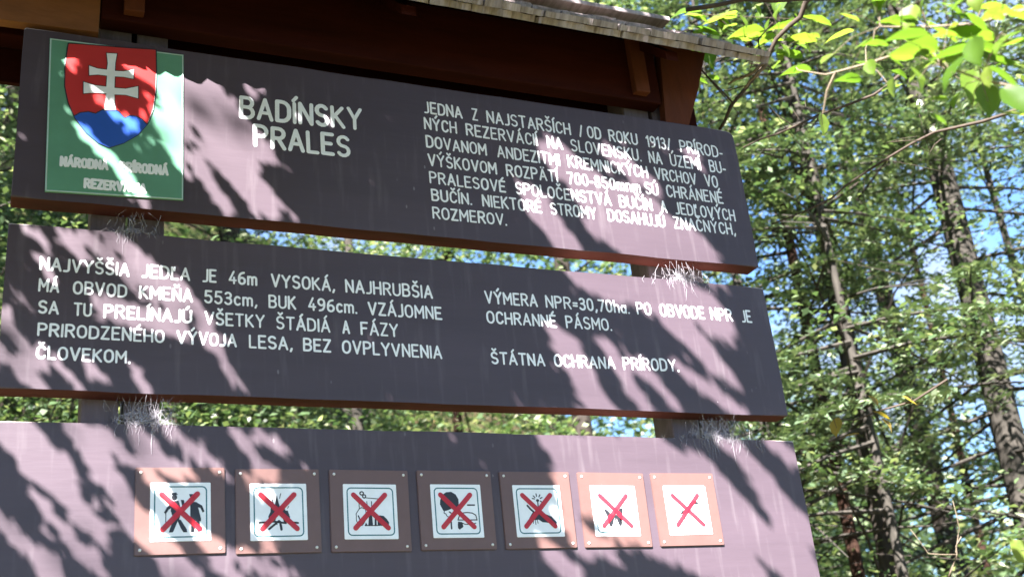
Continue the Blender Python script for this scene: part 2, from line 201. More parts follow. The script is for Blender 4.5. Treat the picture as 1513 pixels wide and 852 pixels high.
def prism(bm, pts, y0, y1):
    """outline in (x, z), extruded from y0 (front) back to y1"""
    a = sum(pts[i][0] * pts[(i + 1) % len(pts)][1] - pts[(i + 1) % len(pts)][0] * pts[i][1] for i in range(len(pts)))
    if a < 0: pts = pts[::-1]
    f = [bm.verts.new((x, y0, z)) for x, z in pts]; b = [bm.verts.new((x, y1, z)) for x, z in pts]
    ff = bm.faces.new(f); bf = bm.faces.new(b[::-1]); n = len(pts)
    sides = [bm.faces.new((f[i], b[i], b[(i + 1) % n], f[(i + 1) % n])) for i in range(n)]
    return ff, bf, sides
def arc(cx, cy, rx, ry, a0, a1, n=8):
    return [(cx + rx * math.cos(math.radians(a0 + (a1 - a0) * i / n)), cy + ry * math.sin(math.radians(a0 + (a1 - a0) * i / n))) for i in range(n + 1)]
def stroke(V, F, pts, w, y0=0.0, h=.0008):
    run = [tuple(pts[0])]; k = 0
    for i in range(1, len(pts)):
        run.append(tuple(pts[i]))
        if i < len(pts) - 1:
            a = (pts[i][0] - pts[i - 1][0], pts[i][1] - pts[i - 1][1]); b = (pts[i + 1][0] - pts[i][0], pts[i + 1][1] - pts[i][1])
            la, lb = math.hypot(*a), math.hypot(*b)
            if la > 1e-6 and lb > 1e-6 and (a[0] * b[0] + a[1] * b[1]) / la / lb < .5:
                stroke1(V, F, run, w, y0 - .00004 * (k % 3), h); run = [tuple(pts[i])]; k += 1
    stroke1(V, F, run, w, y0 - .00004 * (k % 3), h)
def stroke1(V, F, pts, w, y0, h):
    """one painted stroke with round ends: a low ridge on the plane y=y0 facing -y; pts in (x, z)"""
    P = [np.array(p, float) for p in pts]
    Q = [P[0]]
    for p in P[1:]:
        if np.linalg.norm(p - Q[-1]) > 1e-6: Q.append(p)
    if len(Q) < 2: Q.append(Q[0] + np.array([1e-4, 0]))
    n = len(Q); r = w / 2; rows = []
    for i in range(n):
        t0 = Q[i] - Q[i - 1] if i > 0 else Q[1] - Q[0]; t1 = Q[i + 1] - Q[i] if i < n - 1 else Q[i] - Q[i - 1]
        t0 = t0 / np.linalg.norm(t0); t1 = t1 / np.linalg.norm(t1)
        t = t0 + t1; l = np.linalg.norm(t); t = t / l if l > .3 else t1
        k = min(1.6, 1 / max(.35, abs(float(t @ t0)))); nn = np.array([-t[1], t[0]]) * r * k
        b = len(V)
        V.extend([(Q[i][0] + nn[0], y0, Q[i][1] + nn[1]), (Q[i][0], y0 - h, Q[i][1]), (Q[i][0] - nn[0], y0, Q[i][1] - nn[1])]); rows.append(b)
    for a, b in zip(rows, rows[1:]):
        F.extend([(a, b, b + 1, a + 1), (a + 1, b + 1, b + 2, a + 2)])
    for end, sgn in ((0, -1), (n - 1, 1)):
        t = (Q[1] - Q[0]) if end == 0 else (Q[-1] - Q[-2]); t = t / np.linalg.norm(t) * sgn; nn = np.array([-t[1], t[0]])
        b = rows[end]; left, right = (b + 2, b) if end == 0 else (b, b + 2)
        prev = b if end else b + 2
        idx = []
        for k in range(1, 5):
            a = math.pi * k / 5; q = Q[end] + r * (nn * math.cos(a) + t * math.sin(a))
            idx.append(len(V)); V.append((q[0], y0, q[1]))
        ch = [prev] + idx + [(b + 2) if end else b]
        for u, v in zip(ch, ch[1:]): F.append((b + 1, u, v))
def mesh_vf(name, V, F, parent=None, mats=(), smooth=False):
    me = bpy.data.meshes.new(name); me.from_pydata([tuple(map(float, v)) for v in V], [], F); me.update()
    return link(name, me, parent, mats, smooth)
def tube(V, F, pts, radii, k=6, uj=None):
    rows = []; n = len(pts); P = [Vector(p) for p in pts]
    for i in range(n):
        t = (P[min(i + 1, n - 1)] - P[max(i - 1, 0)]).normalized()
        up = Vector((0, 0, 1)) if abs(t.z) < .9 else Vector((1, 0, 0))
        a = t.cross(up).normalized(); b = t.cross(a); base = len(V)
        for j in range(k):
            an = 2 * math.pi * j / k; rr = radii[i] * (1 if uj is None else 1 + uj * RNG.uniform(-1, 1))
            V.append(tuple(P[i] + (a * math.cos(an) + b * math.sin(an)) * rr))
        rows.append(base)
    for u, v in zip(rows, rows[1:]):
        for j in range(k): F.append((u + j, u + (j + 1) % k, v + (j + 1) % k, v + j))
    F.append(tuple(rows[0] + j for j in range(k))[::-1]); F.append(tuple(rows[-1] + j for j in range(k)))

# ---------------------------------------------------------------- a hand-routed alphabet: strokes on a cap height of 1
def glyphs():
    G = {}
    O = arc(.29, .62, .29, .38, 0, 180, 8) + arc(.29, .38, .29, .38, 180, 360, 8); O.append(O[0])
    G['A'] = (.62, [[(0, 0), (.31, 1), (.62, 0)], [(.11, .32), (.51, .32)]])
    G['B'] = (.56, [[(0, 0), (0, 1), (.3, 1)] + arc(.3, .765, .22, .235, 90, -90, 7) + [(0, .53)], [(.3, .53)] + arc(.3, .265, .26, .265, 90, -90, 7) + [(0, 0)]])
    G['C'] = (.54, [arc(.29, .66, .27, .34, 25, 180, 7) + arc(.29, .34, .27, .34, 180, 335, 7)])
    G['D'] = (.58, [[(0, 0), (0, 1), (.22, 1)] + arc(.22, .64, .36, .36, 90, 0, 5) + arc(.22, .36, .36, .36, 0, -90, 5) + [(0, 0)]])
    G['E'] = (.48, [[(.48, 1), (0, 1), (0, 0), (.48, 0)], [(0, .52), (.4, .52)]])
    G['F'] = (.48, [[(.48, 1), (0, 1), (0, 0)], [(0, .52), (.4, .52)]])
    G['H'] = (.56, [[(0, 0), (0, 1)], [(.56, 0), (.56, 1)], [(0, .5), (.56, .5)]])
    G['I'] = (.0, [[(0, 0), (0, 1)]])
    G['J'] = (.34, [[(.34, 1), (.34, .18)] + arc(.16, .18, .18, .18, 0, -90, 5) + [(0, 0)]])
    G['K'] = (.54, [[(0, 0), (0, 1)], [(.5, 1), (0, .42)], [(.14, .56), (.54, 0)]])
    G['L'] = (.44, [[(0, 1), (0, 0), (.44, 0)]])
    G['M'] = (.68, [[(0, 0), (0, 1), (.34, .36), (.68, 1), (.68, 0)]])
    G['N'] = (.56, [[(0, 0), (0, 1), (.56, 0), (.56, 1)]])
    G['O'] = (.58, [O])
    G['P'] = (.54, [[(0, 0), (0, 1), (.28, 1)] + arc(.28, .74, .26, .26, 90, -90, 7) + [(0, .48)]])
    G['R'] = (.56, [[(0, 0), (0, 1), (.28, 1)] + arc(.28, .75, .25, .25, 90, -90, 7) + [(0, .5)], [(.26, .5), (.56, 0)]])
    G['S'] = (.52, [arc(.26, .75, .25, .25, 30, 270, 9) + arc(.26, .25, .26, .25, 90, -150, 9)])
    G['T'] = (.56, [[(0, 1), (.56, 1)], [(.28, 1), (.28, 0)]])
    G['U'] = (.56, [[(0, 1), (0, .28)] + arc(.28, .28, .28, .28, 180, 360, 8) + [(.56, 1)]])
    G['V'] = (.6, [[(0, 1), (.3, 0), (.6, 1)]])
    G['Y'] = (.6, [[(0, 1), (.3, .48), (.6, 1)], [(.3, .48), (.3, 0)]])
    G['Z'] = (.5, [[(0, 1), (.5, 1), (0, 0), (.5, 0)]])
    G['0'] = (.46, [arc(.23, .66, .23, .34, 0, 180, 7) + arc(.23, .34, .23, .34, 180, 360, 7) + [(.46, .66)]])
    G['1'] = (.2, [[(0, .78), (.2, 1), (.2, 0)]])
    G['3'] = (.46, [arc(.22, .77, .21, .23, 150, -90, 9), [(.14, .54), (.22, .54)] + arc(.22, .27, .24, .27, 90, -150, 9)])
    G['4'] = (.5, [[(.32, 1), (0, .26), (.5, .26)], [(.36, .5), (.36, 0)]])
    G['5'] = (.48, [[(.44, 1), (.06, 1), (.03, .56)] + arc(.22, .31, .25, .31, 110, -150, 9)])
    G['6'] = (.48, [[(.4, .98)] + arc(.3, .45, .3, .5, 110, 180, 5) + arc(.24, .27, .24, .27, 180, 540, 12)])
    G['7'] = (.44, [[(0, 1), (.44, 1), (.14, 0)]])
    G['8'] = (.46, [arc(.23, .77, .2, .23, -90, 270, 11), arc(.23, .27, .23, .27, 90, 450, 11)])
    G['9'] = (.48, [[(.08, .02)] + arc(.18, .55, .3, .5, -70, 0, 5) + arc(.24, .73, .24, .27, 0, 360, 12)])
    G['m'] = (.66, [[(0, 0), (0, .68)], [(0, .45)] + arc(.17, .5, .165, .18, 170, 0, 6) + [(.335, 0)], [(.335, .45)] + arc(.5, .5, .165, .18, 170, 0, 6) + [(.665, 0)]])
    G['n'] = (.4, [[(0, 0), (0, .68)], [(0, .45)] + arc(.2, .48, .2, .2, 170, 0, 6) + [(.4, 0)]])
    G['c'] = (.38, [arc(.22, .34, .22, .34, 45, 315, 10)])
    G['h'] = (.4, [[(0, 0), (0, 1)], [(0, .42)] + arc(.2, .46, .2, .2, 170, 0, 6) + [(.4, 0)]])
    G['a'] = (.4, [arc(.19, .33, .2, .33, 20, 340, 10), [(.4, .66), (.4, 0)]])
    G['.'] = (.0, [[(0, 0), (0, .02)]])
    G[','] = (.06, [[(.08, .08), (0, -.14)]])
    G['-'] = (.24, [[(0, .36), (.24, .36)]])
    G['/'] = (.3, [[(0, -.02), (.3, 1.02)]])
    G['='] = (.32, [[(0, .3), (.32, .3)], [(0, .54), (.32, .54)]])
    def ac(base, kind):
        w, s = G[base]; c = w / 2
        if kind == 'a': d = [[(c - .05, 1.14), (c + .11, 1.34)]]
        elif kind == 'v': d = [[(c - .15, 1.34), (c, 1.17), (c + .15, 1.34)]]
        elif kind == 'd': d = [[(c - .13, 1.18), (c - .13, 1.2)], [(c + .13, 1.18), (c + .13, 1.2)]]
        else: d = [[(.2, 1.02), (.17, .76)]]
        return (w, s + d)
    for ch, b, k in (('Á', 'A', 'a'), ('É', 'E', 'a'), ('Í', 'I', 'a'), ('Ú', 'U', 'a'), ('Ý', 'Y', 'a'), ('Č', 'C', 'v'), ('Š', 'S', 'v'), ('Ň', 'N', 'v'), ('Ä', 'A', 'd'), ('Ľ', 'L', 'l')):
        G[ch] = ac(b, k)
    return G
GL = glyphs()
def write_line(words, parent, y, w, name='lettering', m='letter', jitter=.012, label=None, bold=False):
    for (t, x0, x1, zb0, zb1, cap) in words:
        V, F = [], []
        gap = .27 if not bold else .30
        seq = []
        for i, ch in enumerate(t):
            gw, st = GL[ch]; seq.append((gw, st))
        tot = sum(s[0] for s in seq) + gap * (len(seq) - 1)
        wx0, wx1 = x0 + w * .5, x1 - w * .5
        sx = (wx1 - wx0) / max(tot, .05) if tot > .12 else cap
        if len(t) == 1 and t in 'A': sx = (wx1 - wx0) / tot
        cx = 0
        for gw, st in seq:
            jz = RNG.uniform(-jitter, jitter); js = 1 + RNG.uniform(-jitter, jitter) * 2; sh = RNG.uniform(-jitter, jitter) * 1.5
            ww = w * RNG.uniform(.92, 1.1); yy = y - RNG.uniform(0, .0002)
            f = (cx + gw / 2) / max(tot, .05); zb = zb0 + (zb1 - zb0) * f
            for s in st:
                stroke(V, F, [(wx0 + (cx + px + sh * py) * sx, zb + (py * js + jz) * cap) for px, py in s], ww, yy, .00035 + RNG.uniform(0, .0002))
            cx += gw + gap
        o = mesh_vf(name, V, F, parent, [M[m]]); o['label'] = 'white lettering reading ' + t
# ================================================================ THE INFORMATION SIGN
W = 2.0
sign = thing('information_sign', 'large roofed wooden notice stand with three dark painted boards and white lettering', 'notice board', (0, 0, 0))

def rounded(x0, x1, z0, z1, r, seg=4):
    rr = r if isinstance(r, (list, tuple)) else [r] * 4      # BL BR TR TL
    return (arc(x0 + rr[0], z0 + rr[0], rr[0], rr[0], 180, 270, seg) + arc(x1 - rr[1], z0 + rr[1], rr[1], rr[1], 270, 360, seg)
            + arc(x1 - rr[2], z1 - rr[2], rr[2], rr[2], 0, 90, seg) + arc(x0 + rr[3], z1 - rr[3], rr[3], rr[3], 90, 180, seg))
def wavy(pts, amp, seed, step=.08):
    r = random.Random(seed); out = []
    for i, p in enumerate(pts):
        q = pts[(i + 1) % len(pts)]; d = math.dist(p, q); k = max(1, int(d / step))
        for j in range(k):
            t = j / k; n = (-(q[1] - p[1]) / d, (q[0] - p[0]) / d) if d else (0, 0); a = r.uniform(-amp, amp) if j else 0
            out.append((p[0] + (q[0] - p[0]) * t + n[0] * a, p[1] + (q[1] - p[1]) * t + n[1] * a))
    return out
def board(z0, z1, r, seed, thick=.055):
    pts = wavy(rounded(0, W, z0, z1, r), .0012, seed)
    bm = bmesh.new(); ff, bf, sides = prism(bm, pts, 0, thick)
    ff.material_index = 0; bf.material_index = 1
    for s in sides:
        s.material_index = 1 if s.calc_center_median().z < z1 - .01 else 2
    es = [e for e in ff.edges]
    res = bmesh.ops.bevel(bm, geom=es, offset=.0035, segments=2, affect='EDGES', profile=.5)
    for f in res['faces']:
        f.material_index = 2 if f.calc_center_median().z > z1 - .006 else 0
    return bobj('board', bm, sign, [M['board'], M['edge'], M['top_edge']])
b1 = board(2.866, 3.3206, [.004, .004, .022, .006], 1); b1['label'] = 'uppermost dark board with the green plaque and the title'
b2 = board(2.4158, 2.800, .004, 2); b2['label'] = 'middle dark board lettered in two columns'
b3 = board(1.862, 2.3452, .004, 3); b3['label'] = 'lowest dark board carrying seven prohibition plates'

names = {'title': 'painted_word', 'history': 'painted_word', 'left': 'painted_word', 'right': 'painted_word'}
for key, brd, w in (('title', b1, .0102), ('history', b1, .0052), ('left', b2, .0050), ('right', b2, .0052)):
    for wl in TEXT[key]:
        write_line(wl, brd, -.0002, w, names[key])
# ---- the green plaque with the arms
gp = None
def flat(name, pts, y0, y1, parent, m, bev=0):
    bm = bmesh.new(); ff, bf, sd = prism(bm, pts, y0, y1)
    if bev: bmesh.ops.bevel(bm, geom=list(ff.edges), offset=bev, segments=1, affect='EDGES')
    return bobj(name, bm, parent, [M[m]])
gq = [(0.0599, 3.0), (0, 0)]
GQ = GREENQ
gp = flat('green_plaque', GQ, -.004, -.0003, sign, 'green', .0012); gp['label'] = 'enamelled green plaque with a red and blue shield at the left end of the top board'
V, F = [], []
inset = [(GQ[i][0] * .985 + .015 * sum(p[0] for p in GQ) / 4, GQ[i][1] * .985 + .015 * sum(p[1] for p in GQ) / 4) for i in range(4)]
stroke(V, F, inset + [inset[0]], .0028, -.0041, .0005)
mesh_vf('pale_rim', V, F, gp, [M['rim']])
flat('red_shield', SHIELD, -.0052, -.0041, gp, 'shield_red', .0006)
flat('blue_hills', [(x, z) for x, z in HILLS], -.0060, -.0053, gp, 'shield_blue', .0004)
flat('white_double_cross', CROSS, -.0066, -.0053, gp, 'white', .0004)
V, F = [], []
stroke(V, F, SHIELD + [SHIELD[0]], .0028, -.0053, .0004); stroke(V, F, CROSS + [CROSS[0]], .0018, -.0067, .0003); stroke(V, F, HILLS[:13], .0024, -.0061, .0004)
mesh_vf('dark_outline', V, F, gp, [M['black']])
for wl in TEXT['plaque']:
    write_line(wl, gp, -.0042, .0068, 'painted_word', 'white', .002, None, True)

# ---- seven pictogram plates
def ell(cx, cy, rx, ry, n=14, rot=0):
    c, s = math.cos(rot), math.sin(rot)
    return [(cx + rx * math.cos(2 * math.pi * i / n) * c - ry * math.sin(2 * math.pi * i / n) * s, cy + rx * math.cos(2 * math.pi * i / n) * s + ry * math.sin(2 * math.pi * i / n) * c) for i in range(n)]
def fig_people():
    p = [ell(.39, .745, .048, .055), [(.33, .79), (.45, .79), (.42, .83), (.35, .82)],
         [(.36, .68), (.46, .69), (.49, .60), (.52, .50), (.47, .36), (.38, .36), (.33, .52)],
         [(.38, .36), (.46, .37), (.40, .22), (.37, .155), (.30, .15), (.33, .24)],
         [(.43, .38), (.50, .36), (.60, .20), (.61, .15), (.545, .15), (.50, .22)],
         [(.36, .67), (.40, .60), (.30, .54), (.25, .46), (.22, .49), (.27, .58)],
         [(.50, .70), (.55, .70), (.57, .60), (.53, .56)],
         ell(.70, .735, .045, .055), [(.66, .74), (.64, .80), (.70, .80), (.76, .76), (.74, .69)],
         [(.66, .67), (.77, .66), (.80, .54), (.84, .38), (.84, .33), (.66, .34), (.67, .50)],
         [(.68, .34), (.74, .34), (.72, .24), (.73, .15), (.67, .15), (.68, .24)], [(.76, .34), (.81, .34), (.80, .24), (.84, .16), (.78, .15), (.76, .24)],
         [(.76, .66), (.86, .60), (.90, .50), (.87, .48), (.83, .56), (.76, .58)]]
    s = [([(.25, .46), (.25, .30)], .012)]
    return p, s
def fig_fire():
    p = [[(.33, .28), (.31, .42), (.35, .50), (.36, .62), (.41, .54), (.44, .66), (.47, .80), (.50, .66), (.53, .56), (.57, .64), (.62, .52), (.66, .52), (.70, .40), (.67, .30), (.63, .38), (.60, .46), (.57, .40), (.54, .50), (.50, .56), (.47, .48), (.44, .40), (.41, .48), (.38, .36)]]
    s = [([(.52, .74), (.54, .82)], .012), ([(.15, .31), (.40, .33), (.62, .30)], .028), ([(.32, .20), (.50, .34)], .03), ([(.84, .30), (.60, .33)], .028), ([(.52, .32), (.54, .19)], .035),
         ([(.36, .62), (.40, .66), (.39, .72)], .014), ([(.46, .44), (.42, .34), (.46, .28)], .016), ([(.60, .30), (.58, .38)], .016), ([(.66, .56), (.68, .60)], .01)]
    return p, s
def fig_litter():
    p = [[(.62, .37), (.66, .43), (.74, .42), (.80, .36), (.84, .30), (.83, .24), (.62, .24)], [(.44, .24), (.46, .42), (.49, .46), (.52, .42), (.53, .24)],
         [(.56, .24), (.57, .44), (.60, .42), (.60, .24)], [(.37, .24), (.40, .30), (.43, .24)]]
    s = [(ell(.34, .83, .035, .03, 10), .018), (ell(.385, .775, .03, .03, 10), .018), ([(.40, .75), (.66, .73)], .012), ([(.28, .68), (.285, .55), (.33, .57), (.40, .54), (.41, .44), (.38, .32), (.33, .25), (.26, .24), (.22, .34), (.22, .46), (.285, .55)], .012),
         ([(.52, .68), (.52, .58)], .014), ([(.43, .68), (.44, .60)], .012), ([(.38, .245), (.62, .245)], .014), ([(.26, .42), (.30, .32)], .02), ([(.50, .40), (.50, .28)], .02)]
    return p, s
def fig_head():
    p = [[(.17, .70), (.22, .80), (.30, .85), (.40, .86), (.49, .81), (.54, .72), (.54, .60), (.50, .52), (.46, .56), (.40, .55), (.34, .52), (.27, .50), (.22, .50), (.19, .56), (.16, .62)],
         [(.49, .24), (.50, .30), (.58, .29), (.57, .24), (.60, .20), (.52, .15), (.49, .18)], ell(.205, .80, .035, .035, 8)]
    s = [([(.24, .50), (.23, .46), (.27, .44), (.28, .41), (.31, .39)], .014), ([(.46, .54), (.42, .48), (.42, .42), (.40, .36)], .014), ([(.36, .34), (.36, .17)], .024), ([(.34, .48), (.37, .46)], .02),
         ([(.72, .61), (.86, .61)], .022), ([(.50, .33), (.54, .42), (.60, .46), (.70, .47), (.80, .46), (.87, .42), (.89, .33), (.50, .33)], .016), ([(.56, .28), (.64, .25), (.76, .25), (.86, .27)], .014)]
    return p, s
def fig_flower():
    p = [[(.33, .32), (.38, .40), (.46, .47), (.56, .47), (.66, .42), (.76, .39), (.86, .28), (.85, .19), (.76, .26), (.66, .27), (.56, .28), (.48, .33), (.42, .32)], ell(.50, .70, .034, .026)]
    s = [([(.27, .60), (.33, .53), (.39, .48)], .03), ([(.39, .48), (.30, .36), (.26, .28)], .02), ([(.37, .32), (.36, .26)], .012), ([(.41, .31), (.41, .24)], .012), ([(.45, .32), (.46, .26)], .012), ([(.50, .68), (.50, .47)], .02)]
    for a in (20, 55, 100, 140, 170, 330): s.append(([(.50 + .065 * math.cos(math.radians(a)), .72 + .06 * math.sin(math.radians(a))), (.50 + .11 * math.cos(math.radians(a)), .72 + .11 * math.sin(math.radians(a)))], .018))
    return p, s
def fig_butterfly():
    p = [[(.47, .40), (.41, .42), (.33, .50), (.25, .56), (.25, .50), (.30, .38), (.36, .34), (.32, .26), (.33, .19), (.38, .18), (.42, .26), (.45, .34)],
         [(.49, .40), (.53, .45), (.60, .54), (.67, .56), (.66, .47), (.60, .38), (.58, .34), (.62, .27), (.60, .20), (.55, .20), (.52, .28), (.50, .35)], ell(.48, .38, .02, .11, 10)]
    return p, [([(.48, .48), (.44, .56)], .01), ([(.48, .48), (.53, .56)], .01)]
def fig_bird():
    p = [[(.50, .46), (.58, .56), (.68, .62), (.80, .62), (.74, .68), (.66, .70), (.58, .66), (.50, .58), (.44, .52), (.34, .48), (.30, .42), (.40, .42)]]
    return p, [([(.72, .58), (.72, .52)], .02), ([(.42, .42), (.40, .32)], .014)]
figs = [('two walkers', fig_people), ('a campfire', fig_fire), ('camping things and a rubbish bag', fig_litter), ('a head bent over a cup', fig_head), ('a hand picking a flower', fig_flower), ('a butterfly', fig_butterfly), ('a bird in bright sun', fig_bird)]
PW = .186
screw_me = None
for i, (what, fg) in enumerate(figs):
    cx = .3775 + .2082 * i; cz = 2.1570 + RNG.uniform(-.0012, .0012)
    loc = (cx, 0, cz); rot = RNG.uniform(-.008, .008) if i else -.012
    bm = bmesh.new(); ff, bf, sd = prism(bm, rounded(-PW / 2, PW / 2, -PW / 2, PW / 2, .003, 2), -.005, -.0004)
    bmesh.ops.bevel(bm, geom=list(ff.edges), offset=.0012, segments=2, affect='EDGES')
    pl = bobj('pictogram_plate', bm, sign, [M['plate_brown']]); pl.location = loc; pl.rotation_euler = (0, rot, 0)
    pl['label'] = 'brown plate with a white sign crossing out ' + what
    S = .0625
    st = flat('white_sign', rounded(-S, S, -S - .003, S - .003, .0015, 1), -.0062, -.0051, pl, 'white', .0004)
    V, F = [], []; r = rounded(-S * .855, S * .855, -S * .855 - .003, S * .855 - .003, .009, 4); stroke(V, F, r + [r[0], r[1]], .0028, -.0063, .0003)
    mesh_vf('teal_border', V, F, pl, [M['teal']])
    P_, S_ = fg(); T = lambda q: ((q[0] - .5) * 2 * S * .98, (q[1] - .5) * 2 * S - .003)
    bm = bmesh.new()
    for j, q in enumerate(P_): prism(bm, [T(v) for v in q], -.0066 - j * .00003, -.0062)
    bmesh.ops.triangulate(bm, faces=[f for f in bm.faces if len(f.verts) > 4])
    me = bpy.data.meshes.new('t'); bm.to_mesh(me); bm.free()
    V = [tuple(v.co) for v in me.vertices]; F = [tuple(p.vertices) for p in me.polygons]; bpy.data.meshes.remove(me)
    for q, w in S_: stroke(V, F, [T(v) for v in q], w * 2.5 * S, -.0063, .0004)
    mesh_vf('black_figure', V, F, pl, [M['black']])
    V, F = [], []
    x0, x1, zt, zb = .20, .80, .80, .20
    for j, (a, b) in enumerate((((x0 - .02, zt), (x1 + .02, zb)), ((x0, zb), (x1 - .02, zt)))):
        stroke(V, F, [T(a), T(b)], .0118, -.0071 - j * .0003, .0005)
    mesh_vf('red_cross', V, F, pl, [M['red']])
    for sx in (-1, 1):
        for sz in (-1, 1):
            if screw_me is None:
                bm = bmesh.new(); bmesh.ops.create_uvsphere(bm, u_segments=10, v_segments=6, radius=.0034)
                bmesh.ops.transform(bm, matrix=Matrix.Diagonal((1, .5, 1, 1)), verts=bm.verts)
                o = bobj('screw', bm, pl, [M['screw']], True); screw_me = o.data
            else:
                o = bpy.data.objects.new('screw', screw_me); C.objects.link(o); o.parent = pl
            o.location = (sx * (PW / 2 - .011), -.0054, sz * (PW / 2 - .011))

# ---- posts: a pair of squared timbers on each side, behind the boards
def post(x0, x1, seed):
    bm = bmesh.new(); z = -.25; zt = 3.62
    box(bm, x0, x1, .0562, .1512, z, zt, bev=.004)
    r = random.Random(seed)
    bmesh.ops.subdivide_edges(bm, edges=[e for e in bm.edges if abs(e.verts[0].co.z - e.verts[1].co.z) > 1], cuts=20)
    for v in bm.verts:
        v.co.x += .0015 * math.sin(v.co.z * 9 + seed) + r.uniform(-.0006, .0006)
    return bobj('post', bm, sign, [M['post']])
for k, (a, b) in enumerate(((.1725, .2503), (.2625, .3379), (1.661, 1.745), (1.757, 1.8402))): post(a, b, k)
# bolts on the posts above the top board
for x in (.256, 1.75):
    for z in (3.345, 3.42):
        bm = bmesh.new(); bmesh.ops.create_cone(bm, cap_ends=True, segments=6, radius1=.009, radius2=.008, depth=.006, matrix=Matrix.Translation((x, .053, z)) @ Matrix.Rotation(math.pi / 2, 4, 'X'))
        bobj('bolt', bm, sign, [M['screw']])

# ---- roof
RX0, RX1 = -.42, 2.035
EY, EZ = -.17, 3.462           # front eave (underside)
RY, RZ = .13, 3.735            # ridge
BY, BZ = .42, 3.50
bm = bmesh.new(); box(bm, RX0, RX1 - .13, RY - .05, RY + .05, RZ + .034, RZ + .05, bev=.004)
roof = bobj('roof', bm, sign, [M['shingle']]); roof['label'] = 'small gabled roof of weathered wooden shingles over the boards'
for x in (.10, .90, 1.70):
    bm = bmesh.new()
    pr = [(EY + .02, EZ - .002), (RY, RZ - .002), (BY - .02, BZ - .002), (BY - .02, BZ - .032), (RY, RZ - .05), (EY + .02, EZ - .032)]
    f_ = [bm.verts.new((x, p[0], p[1])) for p in pr]; b_ = [bm.verts.new((x + .04, p[0], p[1])) for p in pr]
    bm.faces.new(f_); bm.faces.new(b_[::-1])
    for i in range(6): bm.faces.new((f_[i], b_[i], b_[(i + 1) % 6], f_[(i + 1) % 6]))
    bmesh.ops.recalc_face_normals(bm, faces=bm.faces); bobj('rafter', bm, roof, [M['roofwood']])
def slab(name, ya, za, yb, zb, x0, x1, th, m, parent, seed=0, uneven=0):
    bm = bmesh.new(); d = Vector((0, yb - ya, zb - za)); L = d.length; ang = math.atan2(zb - za, yb - ya)
    mt = Matrix.Translation((0, ya, za)) @ Matrix.Rotation(ang, 4, 'X')
    box(bm, x0, x1, 0, L, 0, th, mt, .0015)
    return bobj(name, bm, parent, [M[m]])
pw = .1
# sheathing boards running along the roof, two per slope
for k in range(3):
    f0, f1 = k / 3 + (.06 if k == 0 else 0), (k + 1) / 3 - .003
    lp = lambda a, b, f: a + (b - a) * f
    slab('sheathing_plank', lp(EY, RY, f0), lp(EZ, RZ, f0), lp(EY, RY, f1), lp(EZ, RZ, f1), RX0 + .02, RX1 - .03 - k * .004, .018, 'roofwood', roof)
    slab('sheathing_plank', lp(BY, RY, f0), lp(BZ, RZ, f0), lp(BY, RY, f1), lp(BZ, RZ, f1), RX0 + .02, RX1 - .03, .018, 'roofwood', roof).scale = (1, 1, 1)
def shingle(x, w, t0, L, th, front, seed, lf=.019):
    r = random.Random(seed); ya, za, yb, zb = (EY, EZ, RY, RZ) if front else (BY, BZ, RY, RZ)
    ang = math.atan2(zb - za, yb - ya); tl = math.dist((ya, za), (yb, zb))
    bm = bmesh.new()
    n = 5; lift = lf
    cols = [x + w * i / (n - 1) for i in range(n)]
    tips = [r.uniform(-.012, .006) for _ in cols]; tips[0] += .004; tips[-1] += .004
    if r.random() < .35: tips[r.randrange(n)] -= .012
    lo, hi = [], []
    sgn = 1 if front else -1
    def P(cx, s, h):
        return (cx, ya + s * math.cos(ang) - h * math.sin(ang) * sgn * (1 if front else 1), za + s * math.sin(ang) + abs(math.cos(ang)) * h)
    vb = [[bm.verts.new(P(c, t0 + tips[i] - .012, lift + .001 * r.random())) for i, c in enumerate(cols)], [bm.verts.new(P(c, t0 + L, lift - .004)) for c in cols]]
    vt = [[bm.verts.new(P(c, t0 + tips[i] - .012, lift + th + .003 * r.random())) for i, c in enumerate(cols)], [bm.verts.new(P(c, t0 + L, lift + .003)) for c in cols]]
    for i in range(n - 1):
        bm.faces.new((vt[0][i], vt[0][i + 1], vt[1][i + 1], vt[1][i])); bm.faces.new((vb[0][i + 1], vb[0][i], vb[1][i], vb[1][i + 1]))
        bm.faces.new((vb[0][i], vb[0][i + 1], vt[0][i + 1], vt[0][i])); bm.faces.new((vb[1][i + 1], vb[1][i], vt[1][i], vt[1][i + 1]))
    for i in (0, -1): bm.faces.new((vb[0][i], vt[0][i], vt[1][i], vb[1][i]))
    bmesh.ops.recalc_face_normals(bm, faces=bm.faces)
    return bobj('shingle', bm, roof, [M['shingle']])
for front in (True, False):
    for course, (t0, off) in enumerate(((-.012, 0), (.095, .05), (.20, .02), (-.004, .06))):
        x = RX0 + off * .5; k = 0
        while x < RX1 - .02:
            w = min(RNG.uniform(.07, .125), RX1 - ((course % 3) * .05) - x)
            if w < .03: break
            shingle(x, w - .003, t0, .15 if course < 2 else (.13 if course == 2 else .07), RNG.uniform(.014, .021) if course < 3 else .017, front, int(x * 1000) + course * 7777 + front, .021 if course < 3 else .001)
            x += w
